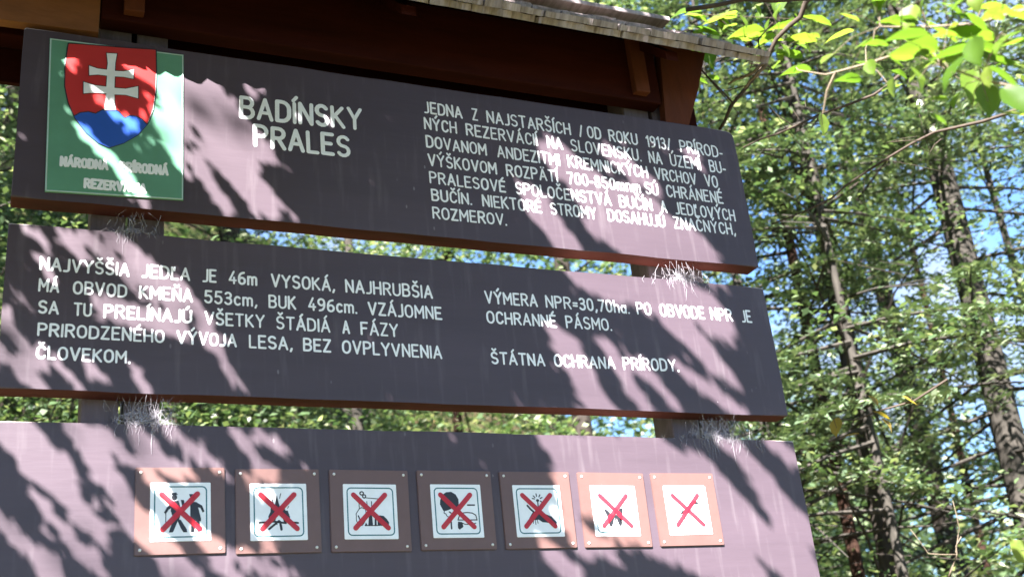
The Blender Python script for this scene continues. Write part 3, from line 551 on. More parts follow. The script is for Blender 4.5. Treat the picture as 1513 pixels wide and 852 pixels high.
# timbers under the roof: header between the posts, purlin, struts and the brown end planks
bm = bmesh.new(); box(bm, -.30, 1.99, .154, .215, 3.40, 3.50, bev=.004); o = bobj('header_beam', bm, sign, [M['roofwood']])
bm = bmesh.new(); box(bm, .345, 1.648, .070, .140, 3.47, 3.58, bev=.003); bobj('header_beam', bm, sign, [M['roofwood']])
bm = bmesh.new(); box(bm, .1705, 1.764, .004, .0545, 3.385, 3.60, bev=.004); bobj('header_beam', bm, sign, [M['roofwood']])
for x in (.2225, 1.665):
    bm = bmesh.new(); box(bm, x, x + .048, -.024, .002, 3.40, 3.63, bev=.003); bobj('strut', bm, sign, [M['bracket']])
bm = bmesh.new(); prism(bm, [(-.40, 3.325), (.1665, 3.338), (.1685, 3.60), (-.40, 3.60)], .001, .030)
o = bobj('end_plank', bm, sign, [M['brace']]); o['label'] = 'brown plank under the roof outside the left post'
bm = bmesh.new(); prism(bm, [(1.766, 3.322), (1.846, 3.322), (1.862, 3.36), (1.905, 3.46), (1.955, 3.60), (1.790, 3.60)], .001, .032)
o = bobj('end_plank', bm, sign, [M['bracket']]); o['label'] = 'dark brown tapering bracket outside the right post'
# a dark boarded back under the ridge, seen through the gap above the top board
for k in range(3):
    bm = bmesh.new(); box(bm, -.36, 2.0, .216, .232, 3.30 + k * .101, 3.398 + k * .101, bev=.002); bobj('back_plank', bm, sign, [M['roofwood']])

# ================================================================ cobwebs and dry strands caught between boards and posts
def cobweb(label, x0, x1, ztop, zbot, n, seed, hang=.05):
    r = random.Random(seed); V, F = [], []
    for k in range(n):
        cx = r.gauss((x0 + x1) / 2, (x1 - x0) / 4)
        a = Vector((cx, r.uniform(.0, .04), ztop + r.uniform(-.02, .003))); b = Vector((cx + r.gauss(0, .018), r.uniform(-.006, .03), zbot + r.uniform(-.006, .012)))
        m = (a + b) / 2 + Vector((r.gauss(0, .012), r.uniform(-.012, .004), r.uniform(-.02, .01)))
        pts = [a.lerp(m, t * 2) if t < .5 else m.lerp(b, t * 2 - 1) for t in (0, .25, .5, .75, 1)]
        w = r.choice([.0003, .0004, .0006]); tube(V, F, pts, [w, w, w * 1.2, w, w * .6], 3)
    for k in range(int(n * 1.4)):
        cx = r.gauss((x0 + x1) / 2, (x1 - x0) / 3); l = abs(r.gauss(0, hang)) * .5 + .006
        a = Vector((cx, -.0015, zbot + .003)); pts = [a]
        dx = r.gauss(0, .12)
        for j in range(4):
            a = a + Vector((dx * l / 4 + r.gauss(0, .0032), -.0003, -l / 4 + r.gauss(0, .002))); pts.append(a)
        w = r.choice([.0003, .0004, .0006]); tube(V, F, pts, [w] * 4 + [w * .4], 3)
    for k in range(n * 2):                                   # matted tufts
        c = Vector((r.gauss((x0 + x1) / 2, (x1 - x0) / 4), r.uniform(-.003, .012), zbot + abs(r.gauss(0, .012))))
        pts = [c + Vector((r.gauss(0, .009), r.gauss(0, .003), r.gauss(0, .009))) for _ in range(4)]
        tube(V, F, pts, [.0005] * 4, 3)
    o = mesh_vf('cobweb', V, F, None, [M['web']]); props(o, label, 'cobweb', 'dusty cobwebs between the boards')
    return o
cobweb('dusty white cobweb under the green plaque, spilling over the middle board', .20, .33, 2.865, 2.802, 16, 5, .04)
cobweb('thick white cobweb on the left post between the middle and lowest boards', .24, .37, 2.415, 2.349, 46, 6, .05)
cobweb('pale cobweb on the right post between the top and middle boards', 1.67, 1.80, 2.862, 2.803, 26, 9, .05)
cobweb('ragged pale cobweb on the right post hanging over the lowest board', 1.66, 1.86, 2.415, 2.348, 56, 8, .06)
# ================================================================ THE GROUND
def gz(x, y):
    p = .72 * (y - 1.9) - .52 * x
    s = np.log1p(np.exp(np.clip(p * 1.6, -40, 40))) / 1.6
    r = np.sqrt(np.square(x) + np.square(y))
    s = np.where(r > 45, s * (45 / np.maximum(r, 45)) ** .35, s)
    return s + .12 * np.sin(x * .7 + 1) * np.cos(y * .6) * np.clip(r / 6, 0, 1)
def GZ(x, y): return float(gz(np.array(x, float), np.array(y, float)))
N = 150
lin = np.linspace(-1, 1, N); ax = np.sign(lin) * (np.abs(lin) ** 2.2) * 400
X, Y = np.meshgrid(ax, ax); Z = gz(X, Y)
V = np.stack([X.ravel(), Y.ravel(), Z.ravel()], 1)
idx = np.arange(N * N).reshape(N, N)
F = np.stack([idx[:-1, :-1].ravel(), idx[:-1, 1:].ravel(), idx[1:, 1:].ravel(), idx[1:, :-1].ravel()], 1)
g = mesh_vf('ground', V, F.tolist(), None, [M['ground']], True); props(g, 'brown forest floor rising behind the notice stand', 'ground', kind='structure')

# ---- leaves in bulk
def leaf_cloud(cent, nrm_jit, size, rng, aspect=.55, droop=None, up=None):
    """cent (n,3): returns verts, quads of folded pointed leaves"""
    n = len(cent)
    base = np.array([0, 0, 1.0]) if up is None else up
    nrm = base + rng.normal(0, nrm_jit, (n, 3)); nrm /= np.linalg.norm(nrm, axis=1, keepdims=True)
    d = rng.normal(0, 1, (n, 3)); d -= nrm * (d * nrm).sum(1, keepdims=True); d /= np.linalg.norm(d, axis=1, keepdims=True)
    if droop is not None: d[:, 2] -= droop; d /= np.linalg.norm(d, axis=1, keepdims=True)
    s = np.cross(nrm, d); s /= np.linalg.norm(s, axis=1, keepdims=True)
    sz = (size * rng.uniform(.6, 1.35, n))[:, None]
    a = cent - d * sz * .5; b = cent + d * sz * .5
    c = cent - d * sz * .05 + s * sz * aspect * .5 + nrm * sz * .08; e = cent - d * sz * .05 - s * sz * aspect * .5 + nrm * sz * .08
    V = np.stack([a, c, b, e], 1).reshape(-1, 3)
    F = np.arange(4 * n).reshape(n, 4)
    return V, F
def np_mesh(name, V, F):
    me = bpy.data.meshes.new(name); n = len(F)
    me.vertices.add(len(V)); me.vertices.foreach_set('co', V.astype(np.float32).ravel())
    me.loops.add(n * 4); me.loops.foreach_set('vertex_index', F.astype(np.int32).ravel())
    me.polygons.add(n); me.polygons.foreach_set('loop_start', np.arange(0, 4 * n, 4, dtype=np.int32))
    me.update(calc_edges=True); return me

def beech_meshes(seed, H, z0, R, nspray, nl, size, leafm, barkm, tr, lean=(0, 0)):
    rng = np.random.default_rng(seed); r = random.Random(seed)
    V, F = [], []; pts = []
    for i in range(9):
        t = i / 8; pts.append((lean[0] * t * H + .10 * math.sin(t * 5 + seed) * t, lean[1] * t * H + .08 * math.cos(t * 4 + seed) * t, H * t - .4 * (1 - t)))
    tube(V, F, pts, [tr * (1.25 if i == 0 else 1 - .85 * (i / 8) ** 1.2) for i in range(9)], 9, .06)
    def tp(z):
        t = min(max(z / H, 0), 1); k = min(int(t * 8), 7); f = t * 8 - k
        return Vector(pts[k]).lerp(Vector(pts[k + 1]), f)
    bV, bF = [], []; cents = []; 
    for k in range(nspray):
        z = z0 + (H - z0) * rng.random() ** .9; az = rng.random() * 2 * math.pi
        env = R * (1 - .55 * ((z - z0) / (H - z0)) ** 1.6) * (.55 + .45 * math.sin(az * 3 + seed) ** 2)
        rad = env * (.18 + .82 * rng.random() ** .6)
        c = tp(z) + Vector((math.cos(az) * rad, math.sin(az) * rad, rng.normal(0, .15)))
        if k % 3 == 0:
            a = tp(max(z - rad * .35, .5)); m = a.lerp(c, .5) + Vector((0, 0, .10 * rad))
            w = tr * .11 * (1 + .4 * rng.random()); tube(bV, bF, [a, m, c], [w, w * .6, w * .2], 4)
            for q in range(2):
                s0 = m.lerp(c, r.random()); tube(bV, bF, [s0, s0 + Vector((rng.normal(0, .3), rng.normal(0, .3), rng.normal(0, .12)))], [w * .3, w * .12], 3)
        sr = .2 + .32 * rng.random(); n = int(nl * (.4 + 1.2 * rng.random()))
        tilt = rng.normal(0, .22, 2); xy = rng.normal(0, 1, (n, 2)) * np.array([sr, sr * .65]); co, si = math.cos(az), math.sin(az)
        x = xy[:, 0] * co - xy[:, 1] * si; y = xy[:, 0] * si + xy[:, 1] * co
        zz = x * tilt[0] + y * tilt[1] + rng.normal(0, .045, n) - .12 * (x * x + y * y)
        cents.append(np.stack([c.x + x, c.y + y, c.z + zz], 1))
    Vl, Fl = leaf_cloud(np.concatenate(cents), .38, size, rng, .6, .15)
    return (V, F), (bV, bF), np_mesh('foliage', Vl, Fl)
def fir_meshes(seed, H, z0, R, nbr, barkm, tr, lean=(0, 0)):
    rng = np.random.default_rng(seed); V, F = [], []
    pts = [(lean[0] * H * i / 8 + .05 * math.sin(i + seed), lean[1] * H * i / 8, H * i / 8 - (.4 if i == 0 else 0)) for i in range(9)]
    tube(V, F, pts, [tr * (1.2 if i == 0 else 1 - .8 * i / 8) for i in range(9)], 9, .08)
    bV, bF = [], []; cents = []; ups = []
    for k in range(nbr):
        z = z0 + (H - z0) * rng.random(); az = rng.random() * 2 * math.pi; L = R * (1 - .75 * (z - z0) / (H - z0)) * (.5 + .6 * rng.random())
        base = Vector((lean[0] * z, lean[1] * z, z)); d = Vector((math.cos(az), math.sin(az), rng.normal(-.12, .1)))
        P = [base + d * L * t + Vector((0, 0, -.25 * L * t * t * .6)) for t in (0, .33, .66, 1)]
        tube(bV, bF, P, [.016, .012, .008, .003], 4)
        dead = z < z0 + (H - z0) * .12 or rng.random() < .12
        if dead:
            for q in range(5):
                t = rng.uniform(.3, 1); a = base + d * L * t + Vector((0, 0, -.15 * L * t * t)); s = Vector((-d.y, d.x, -.15)) * rng.choice([-1, 1]) * L * .25 * (1.1 - t)
                tube(bV, bF, [a, a + s + d * L * .12], [.005, .002], 3)
            continue
        n = int(170 * L); t = rng.uniform(.15, 1, n); side = rng.choice([-1, 1], n); wd = rng.random(n) * .34 * L * (1.12 - t)
        sx, sy = -d.y, d.x
        cx = base.x + d.x * L * t + sx * side * wd + d.x * wd * .5; cy = base.y + d.y * L * t + sy * side * wd + d.y * wd * .5
        cz = base.z + d.z * L * t - .15 * L * t * t - wd * .25 + rng.normal(0, .012, n)
        cents.append(np.stack([cx, cy, cz], 1))
    Vl, Fl = leaf_cloud(np.concatenate(cents), .3, .085, rng, .3, .25)
    return (V, F), (bV, bF), np_mesh('foliage', Vl, Fl)

def make_tree(kindname, ms, leafm, barkm, label, cat, group):
    t = thing(kindname, label, cat, (0, 0, 0), 0, group)
    (V, F), (bV, bF), lm = ms
    mesh_vf('trunk', V, F, t, [M[barkm]], True)
    mesh_vf('branches', bV, bF, t, [M['bark_dark'] if barkm != 'bark_grey' else M[barkm]])
    o = link('foliage', lm, t, [M[leafm]]); o['kind'] = 'stuff'
    return t
def copy_tree(t, label, loc, rz, sc=1.0, group=None):
    c = t.copy(); C.objects.link(c); c.location = loc; c.rotation_euler = (0, 0, rz); c.scale = (sc, sc, sc); c['label'] = label
    if group: c['group'] = group
    for ch in t.children:
        d = ch.copy(); C.objects.link(d); d.parent = c
    return c
CAMX, CAMY = .0116, -2.5222
def polar(az, D): 
    x = CAMX + D * math.sin(math.radians(az)); y = CAMY + D * math.cos(math.radians(az)); return (x, y, GZ(x, y))

G1 = 'trees standing in the forest behind the stand'
T = {}
T['beechA'] = make_tree('beech_tree', beech_meshes(21, 11, 1.5, 3.0, 170, 115, .058, 'beech', 'bark_grey', .11), 'beech', 'bark_grey', 'leafy beech with a slim grey trunk, first to the right of the boards', 'tree', G1)
T['beechB'] = make_tree('beech_tree', beech_meshes(22, 14, 2.2, 3.6, 180, 115, .06, 'beech', 'bark_grey', .13, (.03, .0)), 'beech', 'bark_grey', 'leafy beech with a leaning trunk farther back on the right', 'tree', G1)
T['beechC'] = make_tree('beech_tree', beech_meshes(23, 8, .8, 2.4, 150, 100, .052, 'bush', 'bark_dark', .06), 'bush', 'bark_dark', 'young pale green beech with low spreading sprays', 'tree', G1)
T['firC'] = make_tree('fir_tree', fir_meshes(35, 8.5, 2.7, 1.7, 70, 'bark_dark', .04), 'fir', 'bark_dark', 'young fir', 'tree', G1)
T['firA'] = make_tree('fir_tree', fir_meshes(31, 17, 1.6, 2.6, 190, 'bark_dark', .125, (.012, -.01)), 'fir', 'bark_dark', 'tall fir with the thickest dark trunk at the right side of the view', 'tree', G1)
T['firB'] = make_tree('fir_tree', fir_meshes(32, 13, 2.8, 1.9, 110, 'bark_red', .055), 'fir', 'bark_red', 'slender fir with a reddish brown trunk right of the lowest board', 'tree', G1)
# (prototype, azimuth from the camera, distance, turn, scale, label)
first = set()
PL = [
 ('firA', 47.3, 8.6, 0, 1.0, 'tall fir with the thickest dark trunk at the right side of the view'),
 ('firB', 40.0, 8.2, 1, 1.0, 'slender fir with a thin reddish trunk right of the lowest board'),
 ('beechA', 41.4, 7.8, 2, .9, 'beech with a grey brown trunk close beside the thin reddish fir'),
 ('beechC', 50.4, 9.5, 1, 1.0, 'young beech at the extreme right edge of the view'),
 ('beechB', 44.5, 12.5, 3, 1.0, 'beech between the thick fir and the thin reddish fir, farther back'),
 ('beechC', 37.4, 9.5, 2.2, 1.05, 'young pale beech just past the right ends of the boards'),
 ('firB', 45.6, 16, 3, 1.2, 'thin fir just left of the thick dark fir and behind it'),
 ('firC', 41.9, 6.9, 1, .95, 'young lacy fir standing in front of the two dark trunks beside the boards'),
 ('firC', 37.2, 7.4, 3, .9, 'young lacy fir peeping out directly behind the right ends of the boards'),
 ('beechC', 33.0, 13, 3, 1.1, 'young beech half hidden by the right half of the boards'),
 ('beechA', 28.0, 10, 1, 1.0, 'beech behind the right text column, glimpsed between the boards'),
 ('firB', 22.0, 12, 2, 1.1, 'fir behind the middle of the stand, glimpsed between the boards'),
 ('beechC', 17.0, 9, 1, 1.0, 'young beech behind the title, glimpsed between the boards'),
 ('beechB', 11.0, 13, 3, 1.0, 'beech behind the left third of the stand'),
 ('beechC', -1.2, 7.0, 2, .9, 'young pale beech at the left edge beside the green plaque'),
 ('beechA', -3.0, 11, 4, 1.1, 'beech behind the young one at the left edge'),
 ('firA', 2.6, 16, 1, 1.0, 'fir behind the left posts of the stand'),
 ('beechB', -.6, 20, 1, 1.2, 'farthest beech at the left edge'),
]
for (k, az, D, rz, sc, lab) in PL:
    p = polar(az, D)
    if k not in first:
        first.add(k); t = T[k]; t.location = p; t.rotation_euler = (0, 0, rz); t.scale = (sc,) * 3; t['label'] = lab
    else: copy_tree(T[k], lab, p, rz, sc)

# ---- tall trees around the clearing, out of the view: their crowns shade the slope and close off the sky behind the camera
T['tall'] = make_tree('tall_beech_tree', beech_meshes(51, 19, 8.5, 4.6, 430, 44, .17, 'beech', 'bark_grey', .2), 'beech', 'bark_grey', 'x', 'tree', 'tall beeches ringing the clearing')
for i, (x, y, sc, lab) in enumerate(((7.2, -7.0, 1, 'tall beech to the right of the camera'), (9.5, -4, 1, 'tall beech well to the right and behind'), (4, -6.5, 1, 'tall beech behind the camera on its right'),
        (1.8, -9.6, .9, 'tall beech straight behind the camera'), (-7.2, 1.5, 1, 'tall beech left of the view'), (-5, 6.5, 1, 'tall beech uphill on the left'), (-9.5, -.6, 1.05, 'tall beech far to the left'), (2.5, -12, 1.1, 'tall beech farthest behind the camera'), (14.5, -5, 1.1, 'tall beech farthest to the right'), (-6, 12, 1.1, 'tall beech highest up the slope on the left'), (-3.6, 3.9, 1, 'tall beech just left of the notice stand and uphill'))):
    lab += ', shading the clearing'
    if i == 0: T['tall'].location = (x, y, GZ(x, y)); T['tall']['label'] = lab
    else: copy_tree(T['tall'], lab, (x, y, GZ(x, y)), i * 1.3, sc)

# ---- the far woods, one mass
for side, wa, wb, cnt, wm in (('left', -10, 34, 1700, 'beech'), ('right', 34, 60, 1900, 'bush')):
  rng = np.random.default_rng(77); cen = []
  for k in range(cnt):
    az = rng.uniform(wa, wb); D = rng.uniform(24, 42); top = 21 if az < 34 else rng.uniform(2, 8)
    x = CAMX + D * math.sin(math.radians(az)); y = CAMY + D * math.cos(math.radians(az)); c = np.array([x, y, GZ(x, y) + top * rng.random()])
    cen.append(rng.normal(0, 1, (34, 3)) * np.array([1.1, 1.1, .35]) + c)
  Vl, Fl = leaf_cloud(np.concatenate(cen), .4, .26, rng, .6, .1)
  o = link('far_woods', np_mesh('far_woods', Vl, Fl), None, [M[wm]]); props(o, 'distant woods climbing the slope behind the boards' if side == 'left' else 'distant pale woods seen low between the trunks on the right', 'woods', kind='stuff')

# ---- undergrowth: bushes on the slope
def bush(seed, H, R, n, size):
    rng = np.random.default_rng(seed); V, F = [], []; cents = []
    for k in range(14):
        az = rng.random() * 6.28; t = Vector((math.cos(az) * R * rng.random(), math.sin(az) * R * rng.random(), H * (.5 + .5 * rng.random())))
        b = Vector((t.x * .15, t.y * .15, -.1)); m = b.lerp(t, .5) + Vector((0, 0, .1)); tube(V, F, [b, m, t], [.012, .008, .003], 4)
        for j in range(n // 14 // 30):
            c = m.lerp(t, rng.random()) + Vector((rng.normal(0, R * .22), rng.normal(0, R * .22), rng.normal(0, H * .09))); q = rng.normal(0, 1, (30, 3)) * np.array([.17, .17, .05]); cents.append(q + np.array(c))
    Vl, Fl = leaf_cloud(np.concatenate(cents), .5, size, rng, .6, .1)
    return (V, F), np_mesh('foliage', Vl, Fl)
BS = []
for s, H, R, n, size, lm, lab in ((41, 1.5, 1.0, 4200, .06, 'bush', 'pale green leafy bush'), (42, 2.2, 1.1, 5000, .055, 'beech', 'dark green leafy bush')):
    (V, F), me = bush(s, H, R, n, size)
    t = thing('bush', lab, 'bush', (0, 0, 0), 0, 'bushes on the slope')
    mesh_vf('stems', V, F, t, [M['darktwig']]); o = link('foliage', me, t, [M[lm]]); o['kind'] = 'stuff'
    BS.append(t)
k = 0
spots = []
rr = random.Random(8)
for D in (6.0, 7.6, 9.5, 12, 15, 19):
    naz = int(D * 1.15)
    for i in range(naz):
        az = -6 + 62 * (i + rr.uniform(.1, .9)) / naz
        if not (D < 9 and az > 33): spots.append((az, D * rr.uniform(.92, 1.08)))
used = set()
for (az, D) in spots:
    j = 0 if rr.random() < (.6 if az > 34 else .2) else 1
    marks = ((2, 'at the left edge'), (8, 'behind the green plaque'), (13, 'behind the title'), (19, 'behind the middle boards'), (26, 'behind the long upper text'), (34, 'behind the right posts'),
             (38, 'just past the boards'), (43, 'by the thin reddish trunk'), (47, 'left of the thick dark trunk'), (99, 'at the right edge'))
    side = next(m for a, m in marks if az < a)
    row = 'lowest downslope' if D < 7 else 'low downslope' if D < 8.6 else 'partway upslope' if D < 11 else 'halfway upslope' if D < 13.5 else 'high upslope' if D < 17 else 'highest upslope'
    lab = ('pale' if j == 0 else 'dark') + ' green bush ' + side + ', ' + row
    p = polar(az, D); p = (p[0], p[1], p[2] - .05)
    gname = lab.replace('bush', 'bushes')
    if j not in used:
        used.add(j); t = BS[j]; t.location = p; t['label'] = lab; t['group'] = gname
    else: copy_tree(BS[j], lab, p, rr.uniform(0, 6.28), rr.uniform(.75, 1.25), gname)
by = {}
for o in C.objects:
    if o.get('category') == 'bush': by.setdefault(o['label'], []).append(o)
for lab, l in by.items():
    l.sort(key=lambda o: math.atan2(o.location.x - CAMX, o.location.y - CAMY))
    if len(l) == 2:
        for o, w in zip(l, ('left', 'right')): o['label'] = lab + ', ' + w + ' of two'
    elif len(l) == 3:
        for o, w in zip(l, ('left', 'middle', 'right')): o['label'] = lab + ', ' + w + ' of three'
# ---- fallen leaves and moss on the slope
rng = np.random.default_rng(5); n = 60000
D = 3 + 22 * rng.random(n) ** 1.3; az = np.radians(rng.uniform(-14, 62, n)); x = CAMX + D * np.sin(az); y = CAMY + D * np.cos(az)
Vl, Fl = leaf_cloud(np.stack([x, y, gz(x, y) + .015], 1), .45, .07, rng, .6)
o = link('fallen_leaves', np_mesh('fallen_leaves', Vl, Fl), None, [M['litter']]); props(o, 'brown fallen leaves strewn over the forest floor', 'leaf litter', kind='stuff')

# ================================================================ bare branches close to the stand
BR = [
    ('long_pale', [(3.008, -0.258, 3.428), (2.913, -0.124, 3.412), (2.815, -0.018, 3.422), (2.72, 0.105, 3.393), (2.622, 0.242, 3.333), (2.542, 0.341, 3.291), (2.438, 0.442, 3.27)], 0.0065, 0.0025, 'darktwig'),
    ('dark_up', [(2.252, -0.199, 3.738), (2.23, -0.147, 3.704), (2.192, -0.065, 3.649), (2.172, -0.002, 3.595), (2.108, 0.123, 3.502), (2.09, 0.178, 3.445)], 0.009, 0.005, 'darktwig'),
    ('dark_cross', [(2.762, 0.014, 3.667), (2.707, 0.102, 3.631), (2.583, 0.235, 3.616), (2.474, 0.349, 3.594), (2.381, 0.442, 3.57)], 0.006, 0.003, 'darktwig'),
    ('pale_fork1', [(2.065, -0.137, 3.494), (2.047, -0.107, 3.476), (2.013, -0.075, 3.471), (1.984, -0.044, 3.46)], 0.006, 0.003, 'twig'),
    ('pale_fork2', [(2.065, -0.137, 3.494), (2.05, -0.104, 3.469), (2.037, -0.083, 3.456), (2.027, -0.064, 3.442)], 0.005, 0.003, 'twig'),
    ('top_dark', [(1.732, -0.229, 3.555), (1.873, -0.328, 3.54), (1.996, -0.408, 3.509), (2.153, -0.526, 3.466)], 0.007, 0.005, 'darktwig'),
    ('low_fork', [(3.17, 0.776, 2.097), (3.196, 0.739, 2.167), (3.214, 0.709, 2.228)], 0.004, 0.002, 'twig'),
]
blab = {'long_pale': 'long pale thin branch slanting down leftwards across the trees right of the top board', 'dark_up': 'dark upright stick passing behind the tip of the roof', 'dark_cross': 'short dark twig slanting right of the upper corner of the top board',
        'top_dark': 'dark twig running level along the top of the view over the roof', 'low_fork': 'pale upright stick at the bottom right of the view'}
for (nm, pts, a, b, m) in BR:
    if nm == 'pale_fork2': continue
    V, F = [], []; pp = [Vector(p) for p in pts]
    def chain(pp, a, b):
        P = []
        for i in range(len(pp) - 1):
            for t in (0, .5): P.append(pp[i].lerp(pp[i + 1], t) + Vector([RNG.gauss(0, .004) for _ in range(3)]))
        P.append(pp[-1]); tube(V, F, P, [a + (b - a) * i / (len(P) - 1) for i in range(len(P))], 5, .12)
    chain(pp, a, b)
    if nm == 'pale_fork1': chain([Vector(p) for p in [q for q in BR if q[0] == 'pale_fork2'][0][1]], a, b)
    elif nm == 'low_fork':
        chain([pp[1], pp[1] + Vector((-.10, .02, .02)), pp[1] + Vector((-.16, .02, .10))], a * .7, b * .5); chain([pp[1], pp[1] + Vector((.05, 0, .10)), pp[1] + Vector((.05, 0, .2))], a * .7, b * .5)
    else:
        for i in range(0 if nm == 'top_dark' else 5):
            q = RNG.choice(pp[1:-1]).lerp(pp[len(pp) // 2], RNG.random() * .6); l = RNG.uniform(.05, .14)
            chain([q, q + Vector((RNG.gauss(0, .5) * l, RNG.gauss(0, .3) * l, RNG.gauss(.1, .6) * l)), q + Vector((RNG.gauss(0, .9) * l, RNG.gauss(0, .5) * l, RNG.gauss(.1, .9) * l))], b * .7, b * .3)
    o = mesh_vf('bare_branch', V, F, None, [M[m]], True)
    props(o, blab.get(nm, 'pale forked twig sticking out under the tip of the roof'), 'branch')

# ================================================================ leafy sprays close to the camera
NEARL= [(1.115, -1.532, 2.416, 0.078, 185), (1.231, -1.518, 2.476, 0.099, 170), (1.181, -1.528, 2.423, 0.076, 200), (1.266, -1.511, 2.464, 0.088, 30), (1.3, -1.519, 2.441, 0.076, -20), (1.118, -1.587, 2.347, 0.06, 230), (1.05, -1.582, 2.391, 0.063, 190), (1.327, -1.506, 2.548, 0.07, 160), (1.206, -1.634, 2.421, 0.055, 150), (1.213, -1.592, 2.347, 0.062, -50), (1.376, -1.4, 2.483, 0.072, 250), (1.214, -1.551, 2.478, 0.065, 150), (1.35, -1.083, 2.603, 0.046, 265), (1.205, -1.2, 2.617, 0.056, 185), (1.377, -1.235, 2.59, 0.043, 200), (1.191, -1.327, 2.517, 0.044, 175), (1.34, -1.234, 2.632, 0.052, 160), (1.283, -1.438, 2.556, 0.079, 140), (1.282, -1.564, 2.438, 0.058, 190), (1.251, -1.419, 2.483, 0.06, 215), (1.31, -1.471, 2.406, 0.059, 260), (1.18, -1.62, 2.293, 0.052, -60), (1.212, -1.428, 2.554, 0.06, 170), (1.321, -1.264, 2.653, 0.048, 190)]
MIDL= [(2.439, 0.514, 4.19, 0.155, 200), (2.536, 0.495, 4.12, 0.155, 180), (2.404, 0.565, 4.163, 0.129, 160), (2.635, 0.411, 4.118, 0.129, 190), (2.706, 0.397, 4.06, 0.129, 170), (2.505, 0.557, 4.076, 0.119, 150), (2.601, 0.474, 4.08, 0.114, 210), (2.325, 0.566, 4.231, 0.129, 190), (2.741, 0.322, 4.107, 0.119, 150), (2.813, 0.314, 4.038, 0.129, 200), (2.686, 0.447, 4.022, 0.103, 170)]
YEL= [(2.147, -0.011, 2.382, 0.059, 250), (2.175, -0.027, 2.358, 0.047, 190), (2.235, -0.094, 2.397, 0.051, 150), (2.251, -0.098, 2.365, 0.047, 300), (2.295, -0.158, 2.417, 0.047, 330), (2.221, -0.096, 2.439, 0.039, 120), (1.608, -1.036, 1.836, 0.056, 120)]
TW= [[(1.318, -1.57, 2.447), (1.281, -1.535, 2.462), (1.237, -1.49, 2.473), (1.188, -1.451, 2.493)], [(1.296, -1.561, 2.364), (1.244, -1.524, 2.399), (1.202, -1.501, 2.431)], [(1.343, -1.569, 2.511), (1.29, -1.504, 2.517), (1.242, -1.461, 2.532), (1.191, -1.421, 2.551)], [(1.324, -1.339, 2.587), (1.279, -1.29, 2.586), (1.232, -1.244, 2.587), (1.196, -1.223, 2.603)], [(1.244, -1.256, 2.587), (1.238, -1.231, 2.563), (1.239, -1.209, 2.534)]]
YTW= [(2.377, -0.226, 2.46), (2.314, -0.149, 2.421), (2.248, -0.083, 2.413), (2.196, -0.032, 2.4), (2.151, 0.002, 2.414)]
def leaf_mesh(seed, curl=.12):
    r = random.Random(seed); rows = 9; V, F = [], []
    for i in range(rows):
        t = i / (rows - 1); w = .36 * math.sin(math.pi * min(1, t * .96 + .03) ** .82) * (1 + .06 * math.sin(i * 2.2 + seed)); w = max(w, .004)
        zc = -curl * (t - .3) ** 2 + .02 * math.sin(t * 7 + seed); sx = t - .5
        for j, s in enumerate((-1, -.5, 0, .5, 1)):
            V.append((sx - abs(s) * .05 + (r.uniform(-.012, .012) if abs(s) == 1 else 0), s * w, zc + abs(s) * w * .28 + (.012 if (i % 2 and abs(s) == .5) else 0)))
    for i in range(rows - 1):
        for j in range(4): a = i * 5 + j; F.append((a, a + 5, a + 6, a + 1))
    b = len(V); V += [(-.5, -.008, 0), (-.5, .008, 0), (-.66, .006, .02), (-.66, -.006, .02)]; F.append((b, b + 1, b + 2, b + 3))
    me = bpy.data.meshes.new('leaf'); me.from_pydata(V, [], F); me.update(); me.polygons.foreach_set('use_smooth', [True] * len(me.polygons)); return me
LM = [leaf_mesh(s, c) for s, c in ((1, .15), (2, .3), (3, .05), (4, .22))]
camR = cam.rotation_euler.to_matrix()
def add_leaves(parent, tab, m, seed, face=.35):
    r = random.Random(seed); ms = []
    for i, (x, y, z, l, ang) in enumerate(tab):
        me = LM[i % 4]
        if (me.name, m) not in cache:
            c = me.copy(); c.materials.append(M[m]); cache[(me.name, m)] = c
        o = bpy.data.objects.new('leaf', cache[(me.name, m)]); C.objects.link(o); o.parent = parent
        # leaf axis in a vertical plane across the view, blade tilted between level and facing us
        a = math.radians(ang); right = camR @ Vector((1, 0, 0)); upv = Vector((0, 0, 1)); back = camR @ Vector((0, 0, 1))
        ax = (right * math.cos(a) + upv * math.sin(a) + back * r.uniform(-.25, .25)).normalized()
        nn = (upv * r.uniform(.6, .95) + back * r.uniform(.0, .5) + right * r.uniform(-.3, .3)); nn = (nn - ax * nn.dot(ax)).normalized()
        o.matrix_local = Matrix.Translation((x, y, z)) @ Matrix((ax, nn.cross(ax), nn)).transposed().to_4x4() @ Matrix.Scale(l, 4)
cache = {}
def spray(label, twigs, tabs, seed, rad, group=None):
    t = thing('leafy_branch', label, 'branch', (0, 0, 0), 0, group)
    V, F = [], []
    for tw in twigs:
        P = [Vector(p) for p in tw]; tube(V, F, P, [rad * (1 - .6 * i / (len(P) - 1)) for i in range(len(P))], 5, .1)
    for tab, m in tabs:
        for (x, y, z, l, a) in tab:      # stalk to the nearest twig point
            q = min((Vector(p) for tw in twigs for p in tw), key=lambda p: (p - Vector((x, y, z))).length)
            tube(V, F, [q, q.lerp(Vector((x, y, z)), .5) + Vector((0, 0, .01)), Vector((x, y, z))], [rad * .35, rad * .25, rad * .15], 4)
    mesh_vf('twig', V, F, t, [M['twig' if 'upper right' in label else 'darktwig']])
    for tab, m in tabs: add_leaves(t, tab, m, seed)
    return t
def scatter(tws, n, l, seed, sp):
    r = random.Random(seed); out = []
    for i in range(n):
        tw = r.choice(tws); k = r.randrange(len(tw) - 1); p = Vector(tw[k]).lerp(Vector(tw[k + 1]), r.random())
        out.append((p.x + r.gauss(0, sp), p.y + r.gauss(0, sp), p.z + r.gauss(0, sp * .6), l * r.uniform(.7, 1.2), r.uniform(130, 300)))
    return out
